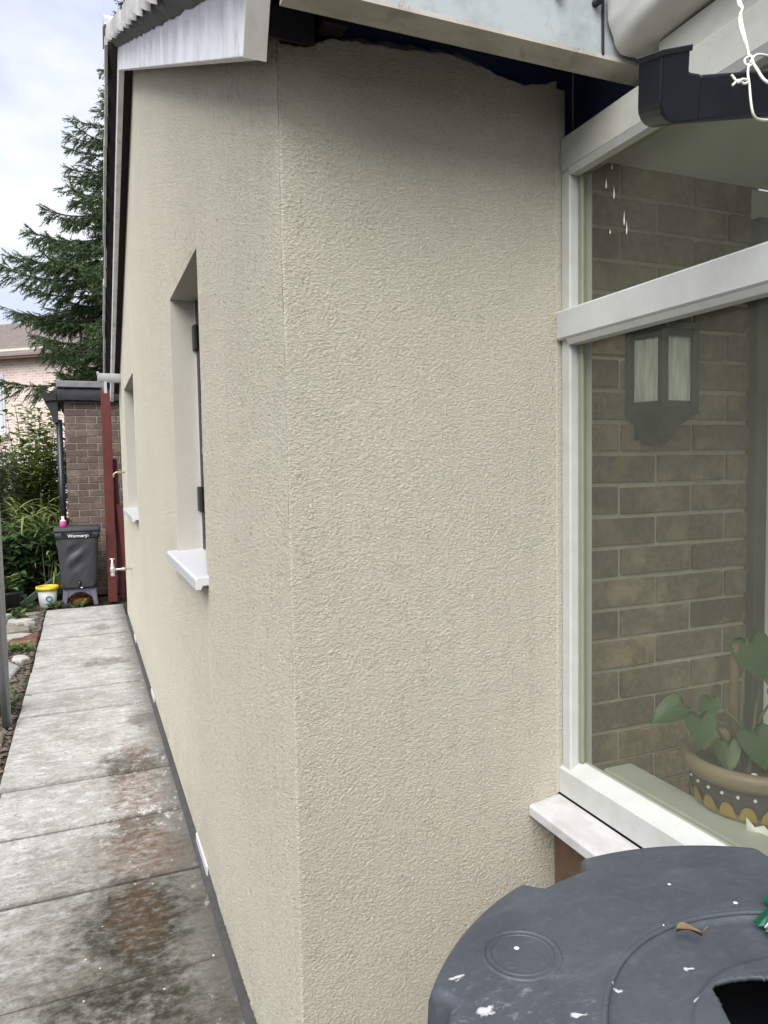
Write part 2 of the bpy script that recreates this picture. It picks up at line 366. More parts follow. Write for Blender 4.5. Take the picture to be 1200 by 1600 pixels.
# ------------------------------------------------------------------ mesh helpers
class MB:
    def __init__(s): s.v = []; s.f = []; s.sm = []
    def add(s, vs, fs, smooth=False):
        o = len(s.v); s.v += [tuple(v) for v in vs]; s.f += [tuple(i + o for i in f) for f in fs]; s.sm += [smooth]*len(fs); return s
    def box(s, x0, x1, y0, y1, z0, z1):
        return s.add([(x0, y0, z0), (x1, y0, z0), (x1, y1, z0), (x0, y1, z0), (x0, y0, z1), (x1, y0, z1), (x1, y1, z1), (x0, y1, z1)],
                     [(0, 3, 2, 1), (4, 5, 6, 7), (0, 1, 5, 4), (1, 2, 6, 5), (2, 3, 7, 6), (3, 0, 4, 7)])
    def cbox(s, x0, x1, y0, y1, z0, z1, c=.004):   # chamfered box
        X = (x0, x1); Y = (y0, y1); Z = (z0, z1); vs = []; idx = {}
        for i in (0, 1):
            for j in (0, 1):
                for k in (0, 1):
                    sx = c if i == 0 else -c; sy = c if j == 0 else -c; sz = c if k == 0 else -c
                    for a in range(3):
                        p = [X[i] + sx, Y[j] + sy, Z[k] + sz]; p[a] = (X[i], Y[j], Z[k])[a]
                        idx[(i, j, k, a)] = len(vs); vs.append(tuple(p))
        fs = []
        def q(*ks): fs.append(tuple(idx[k] for k in ks))
        for i in (0, 1):
            r = [(0, 0), (1, 0), (1, 1), (0, 1)]
            if i == 0: r = r[::-1]
            q(*[(i, a, b, 0) for a, b in r]); q(*[(b, i, a, 1) for a, b in r]); q(*[(a, b, i, 2) for a, b in r])
        for i in (0, 1):
            for j in (0, 1):
                fl = (i ^ j)
                def e(l): q(*(l if not fl else l[::-1]))
                e([(i, j, 0, 0), (i, j, 0, 1), (i, j, 1, 1), (i, j, 1, 0)][::-1])
                e([(0, i, j, 1), (0, i, j, 2), (1, i, j, 2), (1, i, j, 1)][::-1])
                e([(j, 0, i, 2), (j, 0, i, 0), (j, 1, i, 0), (j, 1, i, 2)][::-1])
                for k in (0, 1):
                    l = [(i, j, k, 0), (i, j, k, 1), (i, j, k, 2)]
                    q(*(l if (i + j + k) % 2 == 1 else l[::-1]))
        return s.add(vs, fs)
    def prism(s, pts, a0, a1, ax=0):   # 2-D polygon extruded along axis ax
        n = len(pts)
        def P(p, a): return {0: (a, p[0], p[1]), 1: (p[0], a, p[1]), 2: (p[0], p[1], a)}[ax]
        vs = [P(p, a0) for p in pts] + [P(p, a1) for p in pts]
        fs = [tuple(range(n))[::-1], tuple(range(n, 2*n))] + [(i, (i+1) % n, n+(i+1) % n, n+i) for i in range(n)]
        return s.add(vs, fs)
    def tube(s, pts, rad, n=8, caps=True):
        pts = [Vector(p) for p in pts]; vs = []; fs = []
        rad = rad if isinstance(rad, (list, tuple)) else [rad]*len(pts)
        t0 = (pts[1]-pts[0]).normalized(); a = t0.orthogonal().normalized()
        for i, p in enumerate(pts):
            if i == 0: t = pts[1]-p
            elif i == len(pts)-1: t = p-pts[i-1]
            else: t = (pts[i+1]-pts[i-1])
            t.normalize(); a = (a - t*a.dot(t))
            if a.length < 1e-6: a = t.orthogonal()
            a.normalize(); b = t.cross(a)
            for k in range(n):
                an = 2*pi*k/n; vs.append(p + (a*cos(an) + b*sin(an))*rad[i])
        for i in range(len(pts)-1):
            for k in range(n):
                fs.append((i*n+k, i*n+(k+1) % n, (i+1)*n+(k+1) % n, (i+1)*n+k))
        s.add(vs, fs, True)
        if caps:
            o = len(s.v)-len(vs)
            s.f += [tuple(o+k for k in range(n))[::-1], tuple(o+(len(pts)-1)*n+k for k in range(n))]; s.sm += [False]*2
        return s
    def lathe(s, prof, c=(0, 0, 0), n=32, smooth=True):
        vs = []; fs = []
        for r, z in prof:
            for k in range(n): vs.append((c[0]+r*cos(2*pi*k/n), c[1]+r*sin(2*pi*k/n), c[2]+z))
        for i in range(len(prof)-1):
            for k in range(n): fs.append((i*n+k, i*n+(k+1) % n, (i+1)*n+(k+1) % n, (i+1)*n+k))
        return s.add(vs, fs, smooth)
    def mesh(s, name):
        me = bpy.data.meshes.new(name); me.from_pydata(s.v, [], s.f)
        me.polygons.foreach_set('use_smooth', s.sm); me.update(); return me
    def build(s, name, mat, parent=None, bevel=0, fix=True):
        me = s.mesh(name)
        if fix:
            bm = bmesh.new(); bm.from_mesh(me); bmesh.ops.recalc_face_normals(bm, faces=bm.faces); bm.to_mesh(me); bm.free()
        return link(name, me, mat, parent, bevel)

def link(name, me, mat, parent=None, bevel=0):
    o = bpy.data.objects.new(name, me); COL.objects.link(o)
    if mat and not me.materials: me.materials.append(M[mat] if isinstance(mat, str) else mat)
    if parent is not None:
        o.parent = parent
        if parent.type == 'EMPTY' or True:
            o.matrix_parent_inverse = parent_inv(parent)
    if bevel:
        b = o.modifiers.new('bevel', 'BEVEL'); b.width = bevel; b.segments = 2; b.limit_method = 'ANGLE'; b.angle_limit = radians(40)
    return o
def world_of(o):
    mat = Matrix.Translation(o.location) @ o.rotation_euler.to_matrix().to_4x4()
    if o.parent: return world_of(o.parent) @ o.matrix_parent_inverse @ mat
    return mat
def parent_inv(p): return world_of(p).inverted()
def empty(name, label, cat, loc=(0, 0, 0), group=None):
    o = bpy.data.objects.new(name, None); COL.objects.link(o); o.location = loc; o.empty_display_size = .1
    return tag(o, label, cat, group)
def tag(o, label, cat, group=None):
    o['label'] = label; o['category'] = cat
    if group: o['group'] = group
    return o
def kind(o, k): o['kind'] = k; return o
def fbm(x, y=0, z=0, o=4): return mnoise.fractal(Vector((x, y, z)), 1.0, 2.0, o)

# ================================================================== SETTING
g = MB(); n = 40
g.add([(-400, -400, -.03), (400, -400, -.03), (400, 400, -.03), (-400, 400, -.03)], [(0, 1, 2, 3)])
ground = kind(g.build('ground', 'earth', fix=False), 'structure')

# concrete slab path along the gable wall
path = MB().box(-.405, .345, .3, 8.25, -.12, -.03).build('path', 'soil'); kind(path, 'structure')
joints = [.33, .62, 1.08, 1.58, 2.09, 2.61, 3.10, 3.58, 4.65, 5.13, 5.68, 6.20, 6.76, 7.40, 8.20]
faint = {2.09: .0062, 3.58: .004, 5.68: .004, 6.20: .0045, 7.40: .0045}
for i in range(len(joints)-1):
    y0, y1 = joints[i] + faint.get(joints[i], .0065), joints[i+1] - faint.get(joints[i+1], .0065)
    x0 = -.405 + R.uniform(-.006, .006) + (.055 if y1 < 4 else 0)*max(0, (4-y1)/2.5); x1 = .335
    mb = MB().cbox(x0, x1, y0, y1, -.05, 0, .006)
    dz = R.uniform(-.004, .004); tx = R.uniform(-.005, .005); ty = R.uniform(-.006, .006); sk = R.uniform(-.008, .008)
    mb.v = [(x, y + sk*x, z + dz + tx*x + ty*(y-(y0+y1)/2)) for x, y, z in mb.v]
    mb.build('slab', 'slab', path)

# garden strip of loose stones beside the path
bed = MB()
nx, ny = 24, 70
vs = []; fs = []
for j in range(ny+1):
    for i in range(nx+1):
        x = -3.2 + i/nx*2.79; y = 1.5 + j/ny*10
        vs.append((x, y, -.018 + .018*fbm(x*5, y*5)))
for j in range(ny):
    for i in range(nx): a = j*(nx+1)+i; fs.append((a, a+1, a+nx+2, a+nx+1))
bed.add(vs, fs, True); bed = kind(bed.build('garden_bed', 'earth', fix=False), 'structure')

def rock(mb, c, r, squash=.6, rr=R):
    # small irregular pebble: deformed octahedron subdivided once by hand (18 verts kept low)
    base = [(1, 0, 0), (-1, 0, 0), (0, 1, 0), (0, -1, 0), (0, 0, 1), (0, 0, -1)]
    tri = [(0, 2, 4), (2, 1, 4), (1, 3, 4), (3, 0, 4), (2, 0, 5), (1, 2, 5), (3, 1, 5), (0, 3, 5)]
    a = rr.uniform(0, 6.3); sx, sy = r*rr.uniform(.7, 1.3), r*rr.uniform(.6, 1.1)
    vs = []
    for x, y, z in base:
        x *= sx*rr.uniform(.7, 1.2); y *= sy*rr.uniform(.7, 1.2); z *= r*squash*rr.uniform(.6, 1.1)
        x += rr.uniform(-.25, .25)*r; y += rr.uniform(-.25, .25)*r
        vs.append((c[0]+x*cos(a)-y*sin(a), c[1]+x*sin(a)+y*cos(a), c[2]+z))
    mb.add(vs, tri)
gv = MB(); rg = random.Random(3)
for k in range(4200):
    y = 1.8 + 6.6*rg.random()**.9; x = -.42 - abs(rg.gauss(0, .22)) if rg.random() < .75 else rg.uniform(-1.5, -.42)
    rock(gv, (x, y, -.008 + rg.uniform(0, .012)), rg.uniform(.007, .024), .6, rg)
gvo = gv.build('gravel', 'gravel'); kind(gvo, 'stuff'); tag(gvo, 'loose brown gravel and chippings along the path edge', 'gravel')

def flat_stone(cx, cy, rx, ry, h, mat, rot=0, seed=0, name='stone', z=0.004):
    rr = random.Random(seed); k = rr.choice((6, 7, 8)); mb = MB(); bot = []; top = []; t2 = []
    for i in range(k):
        a = 2*pi*(i + rr.uniform(-.25, .25))/k; q = rr.uniform(.82, 1.15)
        x, y = rx*q*cos(a), ry*q*sin(a); X, Y = x*cos(rot)-y*sin(rot), x*sin(rot)+y*cos(rot)
        bot.append((cx+X, cy+Y, z-.05)); top.append((cx+X, cy+Y, z+h*.6)); t2.append((cx+X*.93, cy+Y*.93, z+h+rr.uniform(-.004, .004)))
    fs = [(i, (i+1) % k, k+(i+1) % k, k+i) for i in range(k)] + [(k+i, k+(i+1) % k, 2*k+(i+1) % k, 2*k+i) for i in range(k)] + [tuple(range(2*k, 3*k))]
    mb.add(bot+top+t2, fs); return mb.build(name, mat, bed)
for i, (cx, cy, rx, ry, h, mt, ro) in enumerate((
    (-.66, 5.75, .17, .30, .02, 'stone_a', .1), (-.60, 4.30, .15, .22, .03, 'stone_b', .3), (-.58, 3.55, .11, .33, .02, 'stone_a', .05),
    (-.70, 5.18, .16, .10, .035, 'stone_b', 0), (-.66, 7.25, .14, .2, .03, 'stone_b', .4), (-.62, 7.62, .10, .13, .03, 'stone_a', .9),
    (-.86, 6.6, .2, .3, .03, 'stone_b', .2), (-.52, 7.45, .06, .1, .03, 'stone_a', .2), (-.78, 7.85, .08, .07, .05, 'stone_a', .2),
    (-.98, 7.5, .18, .2, .03, 'stone_a', 1), (-.55, 2.75, .12, .3, .02, 'stone_b', 0), (-.85, 4.7, .2, .25, .02, 'stone_a', 0), (-1.1, 5.6, .2, .3, .02, 'stone_b', .3), (-.92, 3.6, .2, .3, .02, 'stone_b', .3), (-.60, 6.95, .13, .10, .02, 'stone_a', .1), (-.72, 6.25, .12, .14, .025, 'stone_b', .3), (-.50, 6.1, .06, .09, .02, 'stone_a', .3), (-.62, 4.88, .09, .07, .03, 'stone_b', .1), (-.53, 7.75, .07, .09, .02, 'stone_b', .5), (-.80, 7.05, .12, .10, .02, 'stone_a', .2), (-.55, 8.0, .10, .08, .015, 'stone_b', .2))):
    flat_stone(cx, cy, rx, ry, h, mt, ro, i+11)
for k in range(4):
    MB().cbox(-.62, -.415, 6.56+k*.105, 6.64+k*.105, -.04, .018+R.uniform(-.004, .004), .006).build('brick', 'brick_red', bed)
MB().cbox(-.80, -.62, 4.98, 5.07, -.03, .045, .008).build('brick', 'stone_a', bed)
MB().cbox(-.86, -.66, 8.02, 8.13, -.03, .05, .008).build('brick', 'brick_red', bed)

# ================================================================== BUNGALOW
XA, YB, XC, YE = .345, 1.30, .934, 7.5
YR = (YB+YE)/2
SL = .484
def wall_top(y): return 2.23 + SL*(min(y, 2*YR-y) - YB)
bung = empty('bungalow', 'cream rendered bungalow with gable end, white bargeboards and deep window reveals', 'house', (XA, YB, 0))
wins = [(2.31, 3.05, 1.09, 2.095), (5.42, 6.60, 1.10, 2.105)]
wa = MB(); ZB = .035; D = .115
Btop = [(0.345, 2.169), (0.4, 2.169), (0.449, 2.193), (0.55, 2.201), (0.615, 2.204), (0.683, 2.214), (0.725, 2.207), (0.768, 2.2), (0.812, 2.19), (0.858, 2.186), (0.904, 2.198), (0.934, 2.206)]
Mtop = [(0.345, 2.190), (0.386, 2.187), (0.46, 2.215), (0.562, 2.226), (0.685, 2.233), (0.742, 2.234), (0.786, 2.216), (.83, 2.19), (.934, 2.19)]
def lerp(tab, x):
    for (a, b), (c, d) in zip(tab[:-1], tab[1:]):
        if x <= c: return b + (d-b)*(x-a)/(c-a)
    return tab[-1][1]

# scratch-textured height field (band-passed random field), metres
rng = np.random.default_rng(4)
HN = 1024; HS = .0025
def field(n_, seed):
    r_ = np.random.default_rng(seed); f = np.fft.rfft2(r_.standard_normal((n_, n_)))
    kx = np.fft.rfftfreq(n_, HS)[None, :]; kz = np.fft.fftfreq(n_, HS)[:, None]
    def band(lx, lz, w_):
        q = np.sqrt((kx*lx)**2+(kz*lz)**2); return np.exp(-((q-1)/w_)**2)
    def norm(x): return x/x.std()
    h1 = norm(np.fft.irfft2(f*band(.0076, .0060, .85), s=(n_, n_)))
    f2 = np.fft.rfft2(r_.standard_normal((n_, n_))); h2 = norm(np.fft.irfft2(f2*band(.0060, .0055, .6), s=(n_, n_)))
    f3 = np.fft.rfft2(r_.standard_normal((n_, n_))); h3 = norm(np.fft.irfft2(f3*band(.09, .09, .9), s=(n_, n_)))
    h = np.tanh(h1*.9)*(1+.38*h3) + .5*h2
    return h
HF = field(HN, 4)
def hsample(u, v):
    x = (u/HS) % HN; y = (v/HS) % HN
    x0 = np.floor(x).astype(int); y0 = np.floor(y).astype(int); fx = x-x0; fy = y-y0; x0 %= HN; y0 %= HN; x1 = (x0+1) % HN; y1 = (y0+1) % HN
    return HF[y0, x0]*(1-fx)*(1-fy)+HF[y0, x1]*fx*(1-fy)+HF[y1, x0]*(1-fx)*fy+HF[y1, x1]*fx*fy
RAMP = .00082
def grid_mesh(name, P, mat, parent):     # P: (nz, ns, 3) array
    nz_, ns_ = P.shape[:2]; me = bpy.data.meshes.new(name)
    me.vertices.add(nz_*ns_); me.vertices.foreach_set('co', P.astype(np.float32).ravel())
    a = (np.arange(nz_-1)[:, None]*ns_+np.arange(ns_-1)[None, :]).ravel()
    q = np.stack([a, a+1, a+ns_+1, a+ns_], 1).astype(np.int32); nf = len(q)
    me.loops.add(nf*4); me.loops.foreach_set('vertex_index', q.ravel()); me.polygons.add(nf)
    me.polygons.foreach_set('loop_start', np.arange(0, nf*4, 4, dtype=np.int32)); me.polygons.foreach_set('use_smooth', np.ones(nf, dtype=bool))
    me.update(); me.validate()
    return link(name, me, mat, parent)
RC = .003
YS = wins[0][0]; LA = YS-(YB+RC); LARC = RC*pi/2; LB_ = XC-(XA+RC)
ns_ = int((LA+LARC+LB_)/.0026); S = np.linspace(0, LA+LARC+LB_, ns_)
bx_ = np.zeros(ns_); by_ = np.zeros(ns_); nx_ = np.zeros(ns_); ny_ = np.zeros(ns_); top_ = np.zeros(ns_)
for i_, s_ in enumerate(S):
    if s_ < LA: bx_[i_], by_[i_], nx_[i_], ny_[i_] = XA, YS-s_, -1, 0; top_[i_] = wall_top(YS-s_)
    elif s_ < LA+LARC:
        a_ = (s_-LA)/RC; bx_[i_], by_[i_], nx_[i_], ny_[i_] = XA+RC-RC*cos(a_), YB+RC-RC*sin(a_), -cos(a_), -sin(a_); top_[i_] = 2.17
    else:
        x_ = XA+RC+s_-LA-LARC; bx_[i_], by_[i_], nx_[i_], ny_[i_] = x_, YB, 0, -1; top_[i_] = lerp(Btop, x_)+.004*fbm(x_*38, 1.3, 0, 4)
nzr = 840; T = np.linspace(0, 1, nzr)[:, None]
Zg = ZB + T*(top_[None, :]-ZB)
wob = .0022*np.sin(Zg*5.1+1)+.0015*np.sin(Zg*13+.4)         # the trowelled faces are never dead flat
h = hsample(S[None, :]+.3, Zg)*RAMP*(1+.9*np.clip((LA-S)/.03, 0, 1))[None, :] + wob*np.cos(S[None, :]*4)*.6
edge = np.clip((LA+LARC+LB_-S)/.006, 0, 1)[None, :]*np.clip(S/.006, 0, 1)[None, :]; h = h*edge
P = np.stack([bx_[None, :]+nx_[None, :]*h, by_[None, :]+ny_[None, :]*h, Zg], 2)
inset = P[-1:].copy(); inset[:, :, 0] -= nx_*.07; inset[:, :, 1] -= ny_*.07
under = P[:1].copy(); under[:, :, 0] -= nx_*.07; under[:, :, 1] -= ny_*.07
grid_mesh('rendered_wall', np.concatenate([under, P, inset]), 'render', bung)
def flat_sheet(y0, y1, z0f, z1f, dy, dz):
    n1_ = max(2, int((y1-y0)/dy)); ys_ = np.linspace(y1, y0, n1_); z0 = np.array([z0f(y) for y in ys_]); z1 = np.array([z1f(y) for y in ys_])
    n2_ = max(2, int((z1-z0).max()/dz)); t_ = np.linspace(0, 1, n2_)[:, None]; Z = z0[None, :]+t_*(z1-z0)[None, :]
    sS = (YS-ys_)[None, :]; hh = hsample(sS+.3, Z)*RAMP*1.9*np.clip((ys_-y0)/.006, 0, 1)[None, :]*np.clip((y1-ys_)/.006, 0, 1)[None, :]*np.clip((Z-z0[None, :])/.006, 0, 1)*np.clip((z1[None, :]-Z)/.006, 0, 1)
    Pp = np.stack([XA-hh, np.broadcast_to(ys_[None, :], Z.shape), Z], 2)
    grid_mesh('rendered_wall', Pp, 'render', bung)
flat_sheet(wins[0][0], wins[0][1], lambda y: ZB, lambda y: wins[0][2], .0045, .0035)
flat_sheet(wins[0][0], wins[0][1], lambda y: wins[0][3], wall_top, .0045, .0035)
flat_sheet(wins[0][1], YR, lambda y: ZB, wall_top, .0065, .0040)
def quadA(y0, y1, z00, z10, z01, z11, nz_=1):
    wa.add([(XA, y0, z00), (XA, y1, z10), (XA, y1, z11), (XA, y0, z01)], [(0, 3, 2, 1)])
ys = [YR, wins[1][0], wins[1][1], YE]
for a, b in zip(ys[:-1], ys[1:]):
    hit = [q for q in wins if abs(q[0]-a) < 1e-6]
    if hit:
        q = hit[0]
        quadA(a, b, ZB, ZB, q[2], q[2]); quadA(a, b, q[3], q[3], wall_top(a), wall_top(b))
    else: quadA(a, b, ZB, ZB, wall_top(a), wall_top(b))
wa.add([(XA, YS, ZB), (XA, YE, ZB), (XA+.1, YE, ZB), (XA+.1, YS, ZB)], [(0, 1, 2, 3)])   # underside
wa.add([(XA, YE, ZB), (XA, YE, 2.4), (XA+4, YE, 2.4), (XA+4, YE, ZB)], [(0, 1, 2, 3)])
wa.build('gable_wall', 'render', bung, fix=False)
# reveals, windows, sills
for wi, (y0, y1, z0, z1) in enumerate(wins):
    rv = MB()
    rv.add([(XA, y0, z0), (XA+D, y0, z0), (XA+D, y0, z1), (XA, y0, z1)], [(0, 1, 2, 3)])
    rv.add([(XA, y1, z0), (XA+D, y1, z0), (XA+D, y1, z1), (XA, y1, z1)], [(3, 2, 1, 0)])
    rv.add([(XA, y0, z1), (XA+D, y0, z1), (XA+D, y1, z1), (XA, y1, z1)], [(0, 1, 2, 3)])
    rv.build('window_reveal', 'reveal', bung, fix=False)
    wn = MB(); xf = XA+D-.018; t = .05
    wn.cbox(xf, xf+.06, y0+.002, y0+t, z0, z1-.002).cbox(xf, xf+.06, y1-t, y1-.002, z0, z1-.002)
    wn.cbox(xf, xf+.06, y0+t, y1-t, z0, z0+t).cbox(xf, xf+.06, y0+t, y1-t, z1-t-.002, z1-.002)
    # opening sash
    wn.cbox(xf+.012, xf+.05, y0+t, y0+t+.045, z0+t, z1-t).cbox(xf+.012, xf+.05, y1-t-.045, y1-t, z0+t, z1-t)
    wn.cbox(xf+.012, xf+.05, y0+t+.045, y1-t-.045, z0+t, z0+t+.045).cbox(xf+.012, xf+.05, y0+t+.045, y1-t-.045, z1-t-.045, z1-t)
    wo_ = wn.build('window', 'frame_brown', bung)
    MB().box(xf+.03, xf+.036, y0+t+.045, y1-t-.045, z0+t+.045, z1-t-.045).build('pane', 'glass_dark', wo_)
    for hz in (z0+.16, z1-.20):
        MB().cbox(xf-.016, xf-.001, y1-.055, y1-.004, hz, hz+.10, .003).build('hinge', 'iron', wo_)
    MB().box(XA+D-.022, XA+D-.019, y1-.014, y1-.001, z0, z1).build('sealant', 'upvc', wo_)
    sl = MB()
    # sill with nosing and small fall
    sl.prism([(XA-.042, z0-.040), (XA-.042, z0-.008), (XA-.036, z0-.002), (XA+D, z0+.006), (XA+D, z0-.02), (XA-.02, z0-.028), (XA-.026, z0-.040)], y0-.045 if wi == 0 else y0-.05, y1+.05, 1)
    sl.v = [(x, y, z) for x, y, z in sl.v]
    so_ = sl.build('sill', 'upvc', bung, bevel=.002)
    MB().box(XA+.2, XA+.21, y0-.1, y1+.1, z0-.1, z1+.1).build('blind', 'ceiling', wo_)
def ragged(tab, y0, y1, amp, seed, x0, x1, zb, nseg=90):
    mb = MB(); vs = []
    for i in range(nseg+1):
        x = x0 + (x1-x0)*i/nseg
        z = lerp(tab, x) + amp*fbm(x*38, seed, 0, 4)
        vs += [(x, y0, zb), (x, y0+amp*.1, z-.006), (x, y0+.006, z), (x, y1, z+.002)]
    fs = []
    for i in range(nseg):
        a = 4*i; fs += [(a, a+4, a+5, a+1), (a+1, a+5, a+6, a+2), (a+2, a+6, a+7, a+3)]
    mb.add(vs, fs); return mb
ragged(Mtop, YB+.022, YB+.09, .006, 8.1, XA+.004, XC-.01, 2.05).build('mortar_edge', 'mortar_rough', bung, fix=False)
MB().add([(XC, YB, ZB), (XC, YB+.1, ZB), (XC, YB+.1, 2.207), (XC, YB, 2.207)], [(0, 1, 2, 3)]).build('wall_end', 'reveal', bung, fix=False)
# smooth bead at the end of the return wall
MB().cbox(XC-.004, XC+.020, YB-.003, YB+.03, .70, 2.19, .002).build('end_bead', 'render', bung)
# dark void above: its shade painted navy on sheets behind and overhead
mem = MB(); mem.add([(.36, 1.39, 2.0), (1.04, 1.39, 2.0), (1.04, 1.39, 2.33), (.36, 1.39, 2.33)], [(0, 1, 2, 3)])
mem.build('void_back', 'void_navy', bung, fix=False)
MB().add([(.30, 1.155, 2.208), (1.04, 1.155, 2.208), (1.04, 1.40, 2.322), (.30, 1.40, 2.322)], [(0, 1, 2, 3)]).build('void_top', 'void_navy', bung, fix=False)
MB().cbox(.42, .468, 1.27, 1.385, 2.20, 2.252, .003).build('rafter', 'shadow_dark', bung)
# dark strip along the wall foot and odd bits of white base track under the render
MB().prism([(XA-.019, 0.002), (XA-.015, .014), (XA+.05, .026), (XA+.05, .002)], YB+.005, YE-.02, 1).build('foot_strip', 'foot_dark', bung)
for a, b in ((2.50, 2.76), (4.55, 4.75), (6.2, 6.42)):
    MB().prism([(XA-.0065, .015), (XA-.0065, .046), (XA-.001, .048), (XA-.001, .015)], a, b, 1).build('base_track', 'upvc', bung)

# roof -----------------------------------------------------------------
YL = 1.22; ZL = 2.088           # bottom corner of the bargeboard end
BH = .118                       # board height square to the slope
ca, sa = 1/sqrt(1+SL*SL), SL/sqrt(1+SL*SL)
XB0, XB1 = .268, .298
def barge(far):
    zr = ZL + SL*(YR-YL)
    p = [(YL, ZL), (YL-BH*sa, ZL+BH*ca), (YR, zr+BH/ca), (YR, zr)]
    if far: p = [(2*YR-a, b) for a, b in p]
    return p
b1 = MB().prism(barge(False), XB0, XB1, 0).build('bargeboard', 'barge_paint', bung, bevel=.002)
# weathered end grain of the board
e = [(YL-.001, ZL+.002), (YL-BH*sa-.001, ZL+BH*ca), (YL-BH*sa-.005, ZL+BH*ca), (YL-.005, ZL-.004)]
MB().prism(e, XB0-.002, XB1+.006, 0).build('bargeboard_end', 'barge_dirty', bung)
MB().prism([(y, z) for y, z in barge(True)], XB0, XB1, 0).build('bargeboard', 'barge_paint', bung, bevel=.002)
def zb(y): return ZL + SL*(min(y, 2*YR-y)-YL)
# dark strip painted in for the shaded gap between board and wall
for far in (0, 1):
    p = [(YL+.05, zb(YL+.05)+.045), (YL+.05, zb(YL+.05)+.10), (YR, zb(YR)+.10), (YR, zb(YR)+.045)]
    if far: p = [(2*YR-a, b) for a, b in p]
    MB().prism(p, XB1, XA+.06, 0).build('verge_gap_fill', 'shadow_dark', bung)
roof = MB()
XT = .205
def zt(y): return zb(y) + BH/ca + .010
yl = YL-.05
tk = .03
for far in (0, 1):
    p = [(yl, ZL+SL*(yl-YL)+BH/ca+.028), (yl, ZL+SL*(yl-YL)+BH/ca+.055), (YR, zt(YR)+.055), (YR, zt(YR)+.018)]
    if far: p = [(2*YR-a, b) for a, b in p]
    roof.prism(p, XT+.05, XA+5, 0)
roof = roof.build('roof', 'tile_top', bung)
# undercloak / bedding mortar under the verge, shade below the tiles painted in
for far in (0, 1):
    n_ = 60; vs = []; fs = []
    for i in range(n_+1):
        y = yl+.03 + (YR-yl-.03)*i/n_; z = ZL+SL*(y-YL)+BH/ca
        yy = 2*YR-y if far else y
        d = .010*fbm(y*14, far*5+2, 0, 4)
        zlow = z - .014 + d
        vs += [(yy, zlow, z+.03)]
    mb = MB()
    vv = []
    for yy, zl, zh in vs: vv += [(XB0-.004, yy, zl), (XB0-.022+.006*fbm(yy*20, 3), yy, zl+.016), (XT+.012, yy, zh-.004), (XT+.06, yy, zh+.01), (XB1, yy, zh)]
    for i in range(n_):
        for k in range(4): fs.append((5*i+k, 5*i+k+1, 5*i+k+6, 5*i+k+5))
    mb.add(vv, fs, True).build('verge_bedding', 'shadow_dark' if far else 'verge_mortar', bung)
# verge tiles, one by one
gauge = .225; nT = int((YR-yl)/(gauge*ca))+1
for far in (0, 1):
    for i in range(nT):
        y0 = yl-.03 + i*gauge*ca; y1 = min(y0+(gauge+.075)*ca, YR+.02)
        def zz(y): return ZL+SL*(y-YL)+BH/ca+.030
        lift = .028
        j = R.uniform(-.006, .006)
        def fl(p): return [(2*YR-a, b) for a, b in p] if far else p
        y2 = y0+gauge*ca-.016
        mb = MB().prism(fl([(y0, zz(y0)-.030), (y0+.004, zz(y0)+.052), (y2, zz(y2)+.046), (y2, zz(y2)-.004)]), XT+j, XT+.016+j, 0)
        mb.prism(fl([(y0+.002, zz(y0)+.016), (y0+.004, zz(y0)+.048), (y1, zz(y1)+.018), (y1, zz(y1)-.006)]), XT+.016+j, XT+.33+j, 0)
        mb.build('tile', 'tile', roof)
zr = zt(YR)
rp_ = []
for i in range(9):
    a = pi*i/8; rp_.append((YR-.125*cos(a), zr+.02+.10*sin(a)))
for k in range(4):
    MB().prism(rp_ + [(YR+.10, zr+.02), (YR, zr+.08), (YR-.10, zr+.02)], XT-.01+.45*k, XT+.435+.45*k, 0).build('ridge_tile', 'tile', roof)
# eaves fascia on the return side
fas = MB().cbox(XB1+.012, 1.02, 1.10, 1.152, 2.143, 2.25, .003).build('fascia', 'fascia_paint', bung)
MB().prism([(1.098, 2.141), (1.098, 2.149), (1.102, 2.1435), (1.151, 2.1435), (1.153, 2.146), (1.153, 2.139)], XB1+.014, 1.018, 0).build('fascia_edge', 'fascia_edge', bung)
for x in (.79, .872):
    mb = MB().tube([(x, 1.099, 2.232), (x, 1.084, 2.228), (x, 1.08, 2.26)], .007, 8); mb.build('gutter_screw', 'iron', bung)
MB().cbox(.886, .891, 1.0955, 1.0995, 2.147, 2.248, .001).build('fascia_gap_shade', 'shadow_dark', bung)  # dark strip painted in for the shadow gap beside the gutter
# white half-round eaves gutter end at the far side
gt = MB(); vs = []; ns = 12; x0, x1 = .15, XA+.02; yc, zc, gr = 7.08, 2.290, .056
for x in (x0, x1):
    for rr_ in (gr, gr-.004):
        for i in range(ns+1):
            a = pi + pi*i/ns; vs.append((x, yc+rr_*cos(a), zc+rr_*sin(a)*1.35))
k = ns+1
fs = [(i, i+1, 2*k+i+1, 2*k+i) for i in range(ns)] + [(k+i+1, k+i, 3*k+i, 3*k+i+1) for i in range(ns)]
gt.add(vs, fs, True); gt.add([vs[i] for i in range(k)], [tuple(range(k))])
gt.box(x0-.006, x0+.012, yc-gr-.006, yc+gr+.006, zc-.004, zc+.012)
go = gt.build('eaves_gutter', 'upvc', bung, fix=False)
MB().prism([(7.05, 2.222), (7.10, 2.222), (7.09, 2.12), (7.07, 2.12)], .20, .225, 0).build('gutter_bracket', 'upvc', go)
